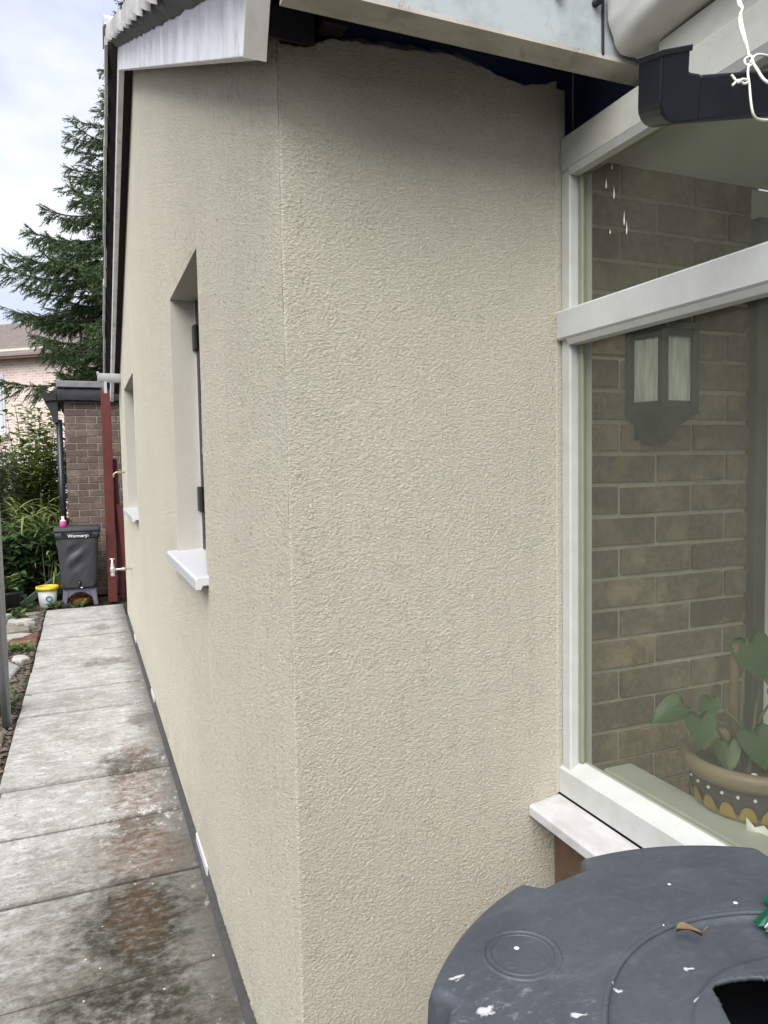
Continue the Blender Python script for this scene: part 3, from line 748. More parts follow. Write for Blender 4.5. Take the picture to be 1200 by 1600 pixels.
# inner brick wall of the house, under the porch
XW0, XW1, YW = .938, 1.60, 1.400
bw = MB().box(XW0-.01, XW1, YW+.006, YW+.12, .0, 2.12).build('brick_wall', 'mortar', bung)
row = 0; z = 1.998 - .075*26
bmesh_cache = {}
def brick_obj(wd, ht, dp, mat, parent, x, y, z, rr):
    key = (round(wd, 3), round(ht, 3), round(dp, 3), mat)
    if key not in bmesh_cache:
        me = MB().cbox(-wd/2, wd/2, 0, dp, -ht/2, ht/2, .0022).mesh('brick')
        bm = bmesh.new(); bm.from_mesh(me); bmesh.ops.recalc_face_normals(bm, faces=bm.faces); bm.to_mesh(me); bm.free()
        me.materials.append(M[mat]); bmesh_cache[key] = me
    o = bpy.data.objects.new('brick', bmesh_cache[key]); COL.objects.link(o); o.parent = parent
    o.matrix_parent_inverse = parent_inv(parent)
    o.location = (x, y+rr.uniform(-.0025, .0015), z+rr.uniform(-.0015, .0015)); o.rotation_euler = (0, rr.uniform(-.006, .006), rr.uniform(-.006, .006))
    return o
rr = random.Random(5)
for r_ in range(28):
    zc_ = .048 + .075*r_ + .005
    if zc_ > 2.11: break
    off = 1.185 if r_ % 2 else 1.0725
    k0 = int((XW0-off)/.225)-1
    for k in range(k0, k0+6):
        a = max(off+.225*k + .005, XW0+.001); b = min(off+.225*(k+1)-.005, XW1-.001)
        if b-a < .03: continue
        brick_obj(b-a, .064, .05, 'brick_brown', bw, (a+b)/2, YW-.002, zc_, rr)

# ================================================================== PORCH
porch = empty('porch', 'white framed glazed porch built against the rendered wall', 'porch', (XC, 0, 0))
PX = .940; PY1, PY0 = 1.296, -1.25
def rail(name, z0, z1, mat='frame_white', x0=PX, x1=PX+.062, y0=PY0, y1=PY1, bead=0):
    return MB().cbox(x0, x1, y0, y1, z0, z1, .0035).build(name, mat, porch)
MB().cbox(PX+.002, PX+.06, PY1-.030, PY1, .703, 2.02, .003).build('stile', 'frame_white', porch)
MB().cbox(PX+.0215, PX+.0295, PY1-.044, PY1-.0305, .778, 2.014, .002).build('glazing_bead', 'bead', porch)
rail('head_rail', 2.020, 2.090, 'head_shaded')
rail('transom', 1.676, 1.736, 'frame_white', x0=PX-.012)
MB().prism([(PX-.010, 1.675), (PX-.004, 1.664), (PX+.022, 1.664), (PX+.022, 1.675)], PY0, PY1-.032, 1).build('drip_bead', 'frame_white', porch)
MB().prism([(PX-.004, 2.019), (PX+.002, 2.006), (PX+.022, 2.006), (PX+.022, 2.019)], PY0, PY1-.032, 1).build('drip_bead', 'frame_white', porch)
MB().prism([(PX-.004, .702), (PX-.004, .756), (PX+.001, .760), (PX+.030, .776), (PX+.040, .776), (PX+.040, .702)], PY0, PY1+.001, 1).build('bottom_rail', 'frame_white', porch)
MB().cbox(PX, PX+.06, -.24, -.17, .777, 2.019, .003).build('mullion', 'frame_white', porch)
for z0, z1 in ((.77, 1.68), (1.73, 2.025)):
    for y0, y1 in ((-.18, PY1-.025), (PY0+.03, -.22)):
        MB().box(PX+.030, PX+.034, y0, y1, z0, z1).build('pane', 'glass', porch)
# outside sill
MB().prism([(.858, .664), (.858, .684), (.864, .688), (PX-.003, .697), (PX-.003, .676), (.88, .668), (.872, .664)], PY0, PY1+.004, 1).build('sill', 'sill_white', porch, bevel=.002)
MB().box(.925, 1.0, PY0, PY1+.08, .0, .662).build('dwarf_wall', 'timber_brown', porch)
for k in range(14):
    a = PY1 - .19*k
    MB().cbox(.9185, .9245, a-.183, a-.003, .02, .655, .002).build('board', 'timber_brown', porch)
# inside: window board, ceiling, door with dark frame, floor
MB().box(.981, 1.035, PY0, 1.36, .66, .690).build('inner_ledge', 'door_frame', porch)
MB().cbox(1.032, 1.108, PY0, 1.272, .715, .748, .004).build('window_board', 'board_grey', porch)
MB().box(1.005, 3.3, PY0, 1.395, 2.108, 2.13).build('ceiling', 'ceiling', porch)
MB().box(.99, 3.3, PY0, 1.395, .02, .06).build('floor', 'floor_porch', porch)
MB().cbox(1.598, 1.640, 1.372, 1.43, .06, 2.03, .004).build('door_frame', 'door_frame', porch)
MB().cbox(1.641, 3.0, 1.374, 1.43, 1.975, 2.03, .003).build('door_lintel', 'door_frame', porch)
MB().box(1.60, 3.2, 1.40, 1.46, 2.031, 2.107).build('plaster_panel', 'door_white', porch)
dr = MB().cbox(1.642, 2.45, 1.395, 1.43, .07, 1.974, .004)
do = dr.build('door', 'door_white', porch)
MB().cbox(1.75, 1.79, 1.335, 1.374, 1.02, 1.14, .005).build('door_handle', 'chrome_tap', do)
MB().box(2.5, 3.2, 1.40, 1.46, .06, 1.95).build('plaster_wall', 'door_white', porch)
MB().box(3.2, 3.3, PY0, 1.46, .06, .70).build('dwarf_wall', 'timber_brown', porch)
MB().box(3.2, 3.204, PY0, 1.46, .70, 2.107).build('pane', 'glass', porch)  # unseen side, glazed to let more light onto the inner wall
MB().cbox(PX, PX+.06, PY0-.06, PY0-.001, .0, 2.09, .003).build('corner_post', 'frame_white', porch)
for z0, z1 in ((.70, .77), (2.02, 2.09), (1.68, 1.735)):
    MB().cbox(PX+.06, 3.25, PY0-.055, PY0-.002, z0, z1, .003).build('end_rail', 'frame_white', porch)
for z0, z1 in ((.77, 1.68), (1.735, 2.02)):
    MB().box(PX+.06, 3.25, PY0-.03, PY0-.026, z0, z1).build('pane', 'glass', porch)  # unseen end, glazed to bring light into the porch
MB().box(PX+.06, 3.25, PY0-.05, PY0-.004, .0, .70).build('dwarf_wall', 'timber_brown', porch)
MB().box(.90, 3.4, PY0-.15, 1.09, 2.30, 2.36).build('flat_roof', 'felt_grey', porch)
MB().box(1.045, 3.4, PY0-.1, 1.39, 2.131, 2.30).build('roof_infill', 'void_navy', porch)
# fascia face behind the gutter
MB().cbox(PX+.012, 1.0449, PY0, 1.03, 2.0905, 2.146, .002).build('porch_fascia', 'head_shaded', porch)
# boxy rounded white gutter running towards the viewer
gx0, gx1, gz = .893, 1.035, 2.150
pr = [(gx1, gz+.15), (gx1, gz)]
for i in range(9):
    a = pi*1.5 - pi/2*i/8; rr0 = .055
    pr.append((gx0+rr0+rr0*cos(a), gz+rr0+rr0*sin(a)))
pr.append((gx0-.004, gz+.15))
gm = MB(); nseg = 60; vs = []; k = len(pr)
for s_ in range(nseg+1):
    y = 1.09 - (1.09-PY0)*s_/nseg
    for i, (x, z) in enumerate(pr):
        wv = .008*fbm(y*6, i*.25, 3, 3)
        vs.append((x + (wv if 1 < i < k-1 else 0), y, z + (wv*.8 if 0 < i < k-1 else 0)))
fs = [(s_*k+i, s_*k+i+1, (s_+1)*k+i+1, (s_+1)*k+i) for s_ in range(nseg) for i in range(k-1)]
gm.add(vs, fs, True); gm.add([vs[i] for i in range(k)], [tuple(range(k))])
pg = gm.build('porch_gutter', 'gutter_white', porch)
# drips of old paint on the upper pane
dm = MB()
for y, z, l in ((1.17, 1.991, .006), (1.187, 1.965, .010), (1.164, 1.939, .012), (1.135, 1.882, .014), (1.128, 1.862, .013), (1.175, 1.869, .005), (.925, 1.745, .006)):
    dm.lathe([(0.0001, -l), (.0012, -l*.8), (.0016, -l*.4), (.0007, l*.3), (.0001, l)], (PX+.0292, y, z), 8)
d_ = dm.build('paint_drip', 'soffit_white', porch); kind(d_, 'stuff')

# ================================================================== wall lantern
ln = empty('wall_lantern', 'black half lantern with frosted panes on the brick wall inside the porch', 'lamp', (1.275, YW-.003, 1.6))
cx, wy = 1.275, YW-.004
def plan(sc_, yo=0): return [(cx-.072*sc_, wy), (cx-.046*sc_, wy-.088*sc_), (cx+.046*sc_, wy-.088*sc_), (cx+.072*sc_, wy)]
def frust(mb, s0, z0, s1, z1):
    a = plan(s0); b = plan(s1); vs = [(x, y, z0) for x, y in a] + [(x, y, z1) for x, y in b]
    mb.add(vs, [(0, 1, 2, 3), (7, 6, 5, 4)] + [(i, (i+1) % 4, 4+(i+1) % 4, 4+i) for i in range(4)])
hd = MB(); frust(hd, 1.16, 1.722, 1.16, 1.733); frust(hd, 1.12, 1.733, .62, 1.757); frust(hd, .6, 1.757, .30, 1.766); frust(hd, .12, 1.766, .08, 1.774)
hd.build('lamp_top', 'lantern', ln)
bs = MB(); frust(bs, 1.1, 1.527, 1.14, 1.540); frust(bs, .66, 1.502, 1.02, 1.527); frust(bs, .60, 1.482, .62, 1.502); frust(bs, .40, 1.464, .58, 1.482)
bs.build('lamp_base', 'lantern', ln)
fr = MB(); pl = plan(1.0)
for i in range(4):
    x, y = pl[i]; fr.cbox(x-.009, x+.009, y-.009 if i in (1, 2) else y-.016, y+.009 if i in (1, 2) else y-.001, 1.540, 1.722, .002)
for z0, z1 in ((1.540, 1.559), (1.705, 1.722)):
    a = plan(1.04); b = plan(.92); vs = []
    for p in (a, b): vs += [(x, y, z0) for x, y in p] + [(x, y, z1) for x, y in p]
    fr.add(vs, [(i, i+1, 5+i, 4+i) for i in range(3)] + [(8+i, 9+i, 13+i, 12+i) for i in range(3)] + [(i, i+1, 9+i, 8+i) for i in range(3)] + [(4+i, 5+i, 13+i, 12+i) for i in range(3)])
fr.build('lamp_frame', 'lantern', ln)
for i in range(3):
    a, b = plan(.97)[i], plan(.97)[i+1]
    MB().add([(a[0], a[1], 1.547), (b[0], b[1], 1.547), (b[0], b[1], 1.717), (a[0], a[1], 1.717)], [(0, 1, 2, 3)]).build('pane', 'lantern_glass', ln, fix=False)
MB().cbox(cx-.05, cx+.05, YW-.0036, YW-.0006, 1.47, 1.75, .001).build('back_plate', 'lantern', ln)

# ================================================================== potted plant in the porch
px_, py_ = 1.195, 1.02
st = empty('plant_stand', 'low wooden stand under the potted plant behind the glass', 'stand', (px_, py_, .06))
MB().lathe([(.001, .60), (.135, .60), (.14, .607), (.135, .615), (.001, .615)], (px_, py_, 0), 24).build('stand_top', 'wood', st)
for k in range(3):
    a = 2*pi*k/3+.4; MB().tube([(px_+.07*cos(a), py_+.07*sin(a), .60), (px_+.12*cos(a), py_+.12*sin(a), .06)], .013, 8).build('leg', 'wood', st)
pp = empty('potted_plant', 'green heart leaved plant in a brown glazed pot with yellow scallops behind glass', 'potted plant', (px_, py_, .615))
Z0 = .617
prof = [(.001, 0), (.075, 0), (.082, .01), (.100, .09), (.112, .16), (.118, .195), (.130, .198), (.136, .208), (.136, .222), (.130, .232), (.121, .232), (.116, .224), (.112, .19)]
pot = MB().lathe(prof, (px_, py_, Z0), 48).build('pot', 'pot_glaze', pp)
MB().lathe([(.111, .146), (.1135, .160), (.1205, .194), (.1185, .196)], (px_, py_, Z0), 48).build('band', 'pot_band', pot)
dots = MB(); sca = MB()
for k in range(26):
    a = 2*pi*k/26; r_ = .1195
    dots.lathe([(.0001, -.004), (.004, 0), (.0001, .004)], (px_+r_*cos(a), py_+r_*sin(a), Z0+.183), 8)
for k in range(20):
    a = 2*pi*k/20; vs = [(px_+.1145*cos(a), py_+.1145*sin(a), Z0+.140)]
    for i in range(9):
        b = pi*i/8; da = .13*cos(b); zz_ = .140+.028*sin(b); rr_ = .108+(zz_-.12)*.17+.0035
        vs.append((px_+rr_*cos(a+da), py_+rr_*sin(a+da), Z0+zz_))
    sca.add(vs, [(0, i+1, i+2) for i in range(8)])
kind(dots.build('white_dots', 'white_print', pot), 'stuff'); kind(sca.build('yellow_scallops', 'pot_scallop', pot, fix=False), 'stuff')
MB().lathe([(.001, .205), (.06, .207), (.113, .200)], (px_, py_, Z0), 32).build('soil', 'soil', pp)
def heart_leaf(mb, base, tip, nrm, wid, cup=.15):
    base, tip = Vector(base), Vector(tip); ax = tip-base; ln_ = ax.length; ax.normalize(); nrm = Vector(nrm); nrm = (nrm-ax*nrm.dot(ax)).normalized(); sd_ = ax.cross(nrm)
    rows = 9; vs = []; fs = []; wid *= .74; ax *= 1; ln_ *= .85
    W_ = [.0, .62, .93, 1.0, .93, .78, .56, .3, .0]; T_ = [.0, -.10, .0, .16, .34, .52, .70, .87, 1.0]
    for i in range(rows):
        for k in range(5):
            s_ = (k-2)/2; w_ = W_[i]*wid*s_; t_ = T_[i] if k != 2 else max(T_[i], .0 if i == 0 else i/(rows-1)*.9+.1 if i < rows-1 else 1)
            p = base + ax*ln_*t_ + sd_*w_ + nrm*(abs(s_)**1.4*cup*wid*(1 if i else 0)) - nrm*ln_*.18*(t_**2)
            vs.append(p)
    for i in range(rows-1):
        for k in range(4): fs.append((i*5+k, i*5+k+1, (i+1)*5+k+1, (i+1)*5+k))
    mb.add(vs, fs, True)
crown = Vector((px_-.02, py_, Z0+.20))
for b, t_, n_, wd in (((1.17, 1.02, 1.075), (1.185, .985, .985), (-.6, -.6, .5), .050), ((1.06, 1.07, .945), (.985, 1.09, .915), (-.2, -.5, .9), .040), ((1.07, 1.04, .935), (1.06, 1.01, .865), (-.4, -.7, .4), .040),
                      ((1.165, 1.0, .905), (1.165, .96, .825), (-.5, -.8, .4), .046), ((1.12, 1.06, .955), (1.105, 1.05, .905), (-.5, -.7, .4), .028), ((1.215, 1.0, .955), (1.28, .97, .935), (-.2, -.4, .9), .045),
                      ((1.13, 1.03, .875), (1.10, .99, .825), (-.4, -.6, .6), .034), ((1.20, .98, .89), (1.24, .93, .85), (-.2, -.7, .7), .040), ((1.16, 1.06, .85), (1.12, 1.0, .80), (-.3, -.5, .8), .036), ((1.26, 1.06, .98), (1.32, 1.06, .93), (-.2, -.5, .8), .045)):
    lm = MB(); heart_leaf(lm, b, t_, n_, wd); lo = lm.build('leaf', 'leaf_house', pp, fix=False)
    c0 = crown + Vector((R.uniform(-.03, .03), R.uniform(-.03, .03), 0)); bb = Vector(b); mid = (c0+bb)/2 + Vector((0, 0, .03))
    MB().tube([c0, mid, bb], [.004, .003, .002], 6).build('stalk', 'stem', pp)
MB().tube([(px_-.02, py_+.02, Z0+.19), (px_-.035, py_+.02, Z0+.33), (px_-.045, py_+.01, Z0+.45)], [.012, .010, .007], 8).build('stem', 'timber_brown', pp)
for x, y, l in ((-.09, -.02, .012), (-.07, -.06, .016)):
    MB().cbox(px_+x, px_+x+l*.5, py_+y, py_+y+l*.5, Z0+.205, Z0+.205+l, .001).build('white_chip', 'white_print', pp)
# pale curved sheet against the pot
sm = MB(); vs = []; fs = []
for i in range(7):
    for j in range(6):
        u, v_ = i/6, j/5; a = radians(215+38*u); r_ = .129+.006*fbm(u*3, v_*3)
        vs.append((px_+r_*cos(a), py_+r_*sin(a), Z0+.02+(.135-.05*u+.015*fbm(u*4, 9))*v_))
for i in range(6):
    for j in range(5): q = i*6+j; fs.append((q, q+1, q+7, q+6))
sm.add(vs, fs, True); so2 = sm.build('pale_sheet', 'sheet_pale', pp, fix=False)
so2.modifiers.new('thick', 'SOLIDIFY').thickness = .001

# ================================================================== water butt with lid
WX, WY, WZ, WR = .515, .335, .97, .333
wb = empty('water_butt', 'big slate grey plastic water butt with round speckled lid under the porch window', 'water butt', (WX, WY, 0))
MB().lathe([(.001, .0), (.235, .0), (.245, .01), (.27, .30), (.272, .31), (.278, .33), (.276, .35), (.285, .62), (.292, .64), (.29, .66), (.298, .925), (.29, .93), (.28, .92), (.262, .32), (.22, .03), (.001, .03)], (WX, WY, 0), 64).build('body', 'lid', wb)
def angd(a, b): return (a-b+180) % 360-180
def r_out(adeg):
    r = WR
    for c_ in (99, 149, 46, 199, -6, 249, 299):
        d = abs(angd(adeg, c_)); r -= .021*max(0, min(1, (8.2-d)/1.5))
    return r
hole = [(.452, .404), (.4705, .4405), (.478, .4435), (.495, .4415), (.512, .437), (.530, .428), (.545, .414), (.556, .394), (.56, .36), (.53, .34), (.47, .352), (.448, .375)]
def in_poly(x, y, P):
    c_ = False
    for (x0, y0), (x1, y1) in zip(P, P[1:]+P[:1]):
        if (y0 > y) != (y1 > y) and x < (x1-x0)*(y-y0)/(y1-y0)+x0: c_ = not c_
    return c_
def near_poly(x, y, P):
    best = (9, x, y)
    for (x0, y0), (x1, y1) in zip(P, P[1:]+P[:1]):
        dx, dy = x1-x0, y1-y0; t = max(0, min(1, ((x-x0)*dx+(y-y0)*dy)/(dx*dx+dy*dy))); q = (x0+t*dx, y0+t*dy); d = hypot(q[0]-x, q[1]-y)
        if d < best[0]: best = (d,)+q
    return best[1], best[2]
def sstep(a, b, x): t = max(0, min(1, (x-a)/(b-a))); return t*t*(3-2*t)
def lid_z(x, y, r):
    z = WZ + .010*(1-(r/WR)**2)
    z -= .0075*(1-sstep(.181, .189, r)) * 1.0
    pass
    z += .007*(1-sstep(.118, .124, r))
    for ex, ey in ((.352, .546),):
        d = hypot(x-ex, y-ey); z += 0*d
    z += .0006*fbm(x*14, y*14, 0, 3)
    return z
lm = MB(); NA = 420; rings = [.012+.0033*i for i in range(int((WR-.012)/.0033))]; fr_ = [r/WR for r in rings]; fr_ = [q for q in fr_ if q < .962]
vs = []; nr = 0
for q in fr_:
    for k in range(NA):
        a = 2*pi*k/NA; ro = r_out(k*360/NA); s_ = q*WR if q*WR < .25 else .25 + (q*WR-.25)*(ro-.25)/(WR-.25)
        vs.append((WX+s_*cos(a), WY+s_*sin(a), lid_z(WX+s_*cos(a), WY+s_*sin(a), s_)))
    nr += 1
for dr_, dz_ in ((-.0085, -.0006), (-.0045, -.003), (-.0015, -.007), (0, -.012), (.001, -.03), (.0015, -.05), (-.002, -.052)):
    for k in range(NA):
        a = 2*pi*k/NA; ro = r_out(k*360/NA)+dr_
        vs.append((WX+ro*cos(a), WY+ro*sin(a), WZ+dz_))
    nr += 1
ins = [in_poly(x, y, hole) for x, y, z in vs]
fs = []
for i in range(nr-1):
    for k in range(NA):
        f = (i*NA+k, (i+1)*NA+k, (i+1)*NA+(k+1) % NA, i*NA+(k+1) % NA)
        if all(ins[q] for q in f): continue
        fs.append(f)
for f in fs:
    for q in f:
        if ins[q]:
            x, y = near_poly(vs[q][0], vs[q][1], hole); vs[q] = (x, y, vs[q][2]); ins[q] = False
lm.add(vs, fs, True)
cen = [(WX+.012*cos(2*pi*k/NA), WY+.012*sin(2*pi*k/NA), WZ+.01) for k in range(NA)]
lid = lm.build('lid', 'lid', wb, fix=False)
sm_ = lid.modifiers.new('thick', 'SOLIDIFY'); sm_.thickness = .004; sm_.offset = -1
def bead(cx_, cy_, rr_, mr, n_=96):
    pts = [(cx_+rr_*cos(2*pi*k/n_), cy_+rr_*sin(2*pi*k/n_), lid_z(cx_+rr_*cos(2*pi*k/n_), cy_+rr_*sin(2*pi*k/n_), hypot(cx_+rr_*cos(2*pi*k/n_)-WX, cy_+rr_*sin(2*pi*k/n_)-WY))-mr*.45) for k in range(n_+1)]
    MB().tube(pts, mr, 8, False).build('embossed_ring', 'lid', wb)
bead(.352, .546, .0345, .0024); bead(.352, .546, .0285, .0016); bead(WX, WY, .187, .0026, 160)
MB().lathe([(.001, .86), (.275, .86)], (WX, WY, 0), 32).build('water_surface', 'pot_black', wb)
# inner rim of the butt seen in the notches
MB().lathe([(.299, .90), (.306, .945), (.308, .955), (.300, .958), (.294, .93)], (WX, WY, 0), 64).build('rim', 'bin_grey', wb)

# things lying on the lid
pk = MB(); vs = []; fs = []
for i in range(11):
    for j in range(11):
        u, v_ = i/10, j/10
        x = .578+.10*u+.018*fbm(u*3, v_*3, 5); y = .478-.045*u+.085*(v_-.35)*(.25+.75*min(1, u*2.2)); z = WZ+.006+.048*min(1, u*2.0)*sin(pi*min(1, .1+v_*.85))+.012*fbm(u*5, v_*5, 1)*min(1, u*3)
        vs.append((x, y, max(z, WZ+.003)))
for i in range(10):
    for j in range(10): q = i*11+j; fs.append((q, q+1, q+12, q+11))
pk.add(vs, fs, False); po = pk.build('plastic_packet', 'green_packet', fix=False)
tag(po, 'crumpled dark green plastic packet lying on the grey lid', 'packet'); po.modifiers.new('thick', 'SOLIDIFY').thickness = .0012
MB().tube([vs[5*1+0], Vector(vs[11*1+5])+Vector((0, 0, .001)), Vector(vs[11*4+5])+Vector((0, 0, .0015)), Vector(vs[11*9+5])+Vector((0, 0, .0015))], .0016, 6).build('white_seam', 'white_print', po)
lf = MB(); vs = []; fs = []
for i in range(7):
    for j in range(3):
        u = i/6; w_ = .0065*sin(pi*min(1, u*.98+.02))*(j-1)
        vs.append((.494+.020*u, .5045-.012*u+w_, WZ+.0115+.004*abs(j-1)+.003*sin(u*4)))
for i in range(6):
    for j in range(2): q = i*3+j; fs.append((q, q+1, q+4, q+3))
lf.add(vs, fs, True).tube([(.514, .4925, WZ+.0135), (.519, .491, WZ+.019)], .0007, 5)
lo = lf.build('dry_leaf', 'dry_leaf', fix=False); tag(lo, 'small curled brown dead leaf on the grey lid', 'leaf')

# ================================================================== black square downpipe elbow and wire
dpe = empty('downpipe', 'black square plastic downpipe elbow hung with white wire below the porch gutter', 'downpipe', (.70, .78, 1.86))
U = Vector((.955, -.25, .115)).normalized(); Vv = Vector((.26, .965, 0)).normalized(); Wz = U.cross(Vv)
if Wz.z < 0: Wz = -Wz
ro_ = radians(20); Vv, Wz = Vv*cos(ro_)+Wz*sin(ro_), Wz*cos(ro_)-Vv*sin(ro_)
O = Vector((.7015, .757, 1.851))
def dp_part(prof, v0, v1, name, bev=.003):
    mb = MB(); k = len(prof)
    vs = [O+U*u+Wz*z+Vv*v0 for u, z in prof]+[O+U*u+Wz*z+Vv*v1 for u, z in prof]
    mb.add(vs, [tuple(range(k)), tuple(range(k, 2*k))[::-1]]+[(i, (i+1) % k, k+(i+1) % k, k+i) for i in range(k)])
    return mb.build(name, 'black_plastic', dpe, bevel=bev)
arc = [(.024-.024*cos(a), .026-.026*sin(a)) for a in [pi/2*i/5 for i in range(6)]]
ZS = Vector((0, 0, 1))
sk = .0
elb = [(.054, .001)] + arc[::-1] + [(-.002, .083), (.036, .087), (.037, .057), (.054, .054)]
dp_part(elb, 0, .062, 'elbow')
dp_part([(.053, .0015), (.053, .0535), (.75, .0535), (.75, .0015)], .002, .060, 'pipe')
dp_part([(-.004, .076), (-.004, .083), (.038, .087), (.038, .080)], -.002, .064, 'socket_rim', .001)
# pipe clip that holds the far end to the porch
e_ = O+U*.75+Wz*.035+Vv*.03
MB().cbox(e_.x-.02, e_.x+.03, e_.y-.02, e_.y+.05, e_.z-.05, 2.15, .003).build('pipe_clip', 'black_plastic', dpe)
def P2(px, py, d):    # helper for the thin wire, real positions round the pipe
    return Vector((0, 0, CAM_H)) + (fw + rt*((px-600)/1140) - up*((py-800)/1140))*d
wr = empty('tie_wire', 'white plastic coated wire knotted round the black downpipe', 'wire', tuple(P2(1172, 95, .93)))
def wire(pts, r=.0016): 
    # smooth polyline
    p = [Vector(q) for q in pts]
    for _ in range(2):
        o_ = [p[0]]
        for a, b in zip(p[:-1], p[1:]): o_ += [a*.75+b*.25, a*.25+b*.75]
        p = o_+[p[-1]]
    return MB().tube(p, r, 6)
tw = [P2(1152, -60, 1.02), P2(1155, -10, .98), P2(1157, 5, .97), P2(1161, 12, .966), P2(1157, 22, .962), P2(1160, 40, .955), P2(1166, 65, .945), P2(1171, 90, .935)]
wire(tw).build('wire_strand', 'wire_white', wr)
wire([q+Vector((.003*cos(i*1.9), .002, .002*sin(i*1.9))) for i, q in enumerate(tw)]).build('wire_strand', 'wire_white', wr)
wire([P2(1171, 88, .934), P2(1163, 92, .93), P2(1164, 101, .93), P2(1172, 104, .93), P2(1178, 98, .93), P2(1174, 87, .932), P2(1168, 85, .935)]).build('wire_loop', 'wire_white', wr)
wire([P2(1170, 100, .932), P2(1168, 115, .925), P2(1171, 132, .920), P2(1173, 160, .918), P2(1177, 182, .920), P2(1188, 188, .93), P2(1215, 187, .955)]).build('wire_strand', 'wire_white', wr)
wire([P2(1172, 98, .93), P2(1180, 85, .93), P2(1192, 85, .935), P2(1215, 92, .95)]).build('wire_strand', 'wire_white', wr)
wire([P2(1176, 98, .928), P2(1184, 110, .925), P2(1192, 124, .922), P2(1203, 131, .92), P2(1225, 140, .92)], .0019).build('wire_strand', 'wire_white', wr)
wire([P2(1170, 128, .918), P2(1162, 132, .916), P2(1156, 124, .916), P2(1150, 128, .915), P2(1144, 134, .915)]).build('wire_end', 'wire_white', wr)
wire([P2(1168, 125, .917), P2(1159, 123, .914), P2(1154, 130, .914), P2(1150, 126, .914), P2(1143, 117, .915)]).build('wire_end', 'wire_white', wr)

# ================================================================== taps on the gable wall
def tap(label, y, z, full, gname):
    o = empty('garden_tap', label, 'tap', (XA, y, z), gname)
    if full:
        MB().tube([(XA+.02, y, z), (XA-.15, y, z)], .008, 8).build('pipe', 'chrome_tap', o)
        MB().tube([(XA-.045, y, z), (XA-.085, y, z)], .014, 8).build('nut', 'brass', o)
        MB().lathe([(.001, -.055), (.015, -.055), (.017, -.04), (.013, -.035), (.018, -.02), (.021, 0), (.018, .02), (.012, .028), (.014, .045), (.009, .055), (.008, .085), (.001, .087)], (XA-.155, y, z), 14).build('valve', 'chrome_tap', o)
        MB().tube([(XA-.175, y, z+.088), (XA-.135, y, z+.088)], .006, 8).build('handle', 'chrome_tap', o)
    else:
        MB().tube([(XA+.02, y, z), (XA-.075, y, z-.005), (XA-.095, y, z-.02), (XA-.098, y, z-.05)], .008, 8).build('pipe', 'brass', o)
        MB().tube([(XA-.002, y, z), (XA-.008, y, z)], .016, 10).build('collar', 'brass', o)
    return o
tap('brass garden tap sticking out low on the cream wall', 6.4, .605, True, None)
tap('short bent pipe end sticking out high on the cream wall', 7.0, 1.41, False, None)

# ================================================================== red timber by the shed
def obox(name, label, cat, x0, x1, y0, y1, z0, z1, mat, lean=(0, 0), c=.004):
    mb = MB().cbox(x0, x1, y0, y1, z0, z1, c); mb.v = [(x+lean[0]*(z-z0), y+lean[1]*(z-z0), z) for x, y, z in mb.v]
    o = mb.build(name, mat); return tag(o, label, cat)
obox('timber_post', 'tall red painted timber post in front of the brick shed', 'post', .195, .290, 8.38, 8.47, 0, 2.30, 'red_paint', (0.004, 0))
obox('timber_board', 'dark red board leaning between red post and rendered wall', 'board', .315, .375, 8.50, 8.53, 0, 1.55, 'red_paint', (-.02, .0))
obox('timber_board', 'short slanted dark red board at the foot of the red post', 'board', .40, .46, 8.42, 8.45, 0, 1.05, 'red_paint', (-.085, .0))

# ================================================================== brick shed
SY = 8.95
sh = empty('brick_shed', 'small brick outhouse with felted flat roof behind the red post', 'shed', (.6, SY, 0))
sx0, sx1 = -.175, 1.4
sw = MB().box(sx0+.004, sx1, SY+.006, SY+1.6, 0, 2.20).build('shed_wall', 'mortar_grey', sh)
rr = random.Random(9)
for r_ in range(29):
    zc_ = .040+.0755*r_
    off = sx0 + (0 if r_ % 2 else -.1125)
    for k in range(4):
        a = max(off+.225*k+.004, sx0); b = off+.225*(k+1)-.006
        if b-a < .04: continue
        brick_obj(b-a, .065, .04, 'brick_shed', sw, (a+b)/2, SY-.002, zc_, rr)
# side wall quoin faces
for r_ in range(29):
    zc_ = .040+.0755*r_
    MB().cbox(sx0-.002, sx0+.05, SY+.042, SY+.25, zc_-.0325, zc_+.0325, .004).build('brick', 'brick_shed', sw)
MB().cbox(sx0-.055, sx1, SY-.06, SY+1.7, 2.20, 2.30, .008).build('shed_fascia', 'felt_black', sh)
fe = MB(); vs = []; fs = []
for i in range(31):
    x = sx0-.06+1.3*i/30
    for k, (dy, dz) in enumerate(((-.075, 2.215), (-.082, 2.26), (-.078, 2.30), (-.06, 2.345), (-.03, 2.35))):
        vs.append((x, SY+dy+.010*fbm(x*12, k*1.7), dz+.012*fbm(x*9, k*2+4)))
for i in range(30):
    for k in range(4): a = i*5+k; fs.append((a, a+1, a+6, a+5))
fe.add(vs, fs, True).build('felt_edge', 'felt_black', sh, fix=False)
MB().cbox(sx0-.065, sx1, SY-.09, SY+1.75, 2.352, 2.425, .008).build('shed_roof', 'felt_grey', sh)
MB().prism([(sx0-.22, 2.255), (sx0-.21, 2.30), (sx0-.068, 2.29), (sx0-.068, 2.215), (sx0-.19, 2.20)], SY-.05, SY+1.6, 1).build('shed_gutter', 'felt_black', sh)
MB().prism([(sx0-.18, 2.21), (sx0-.06, 2.21), (sx0-.06, 1.98), (sx0-.10, 1.95)], SY-.03, SY+.07, 1).build('hopper', 'felt_black', sh)
MB().tube([(sx0-.055, SY+.01, 2.0), (sx0-.05, SY+.01, .1)], .034, 12).build('shed_downpipe', 'black_plastic', sh)

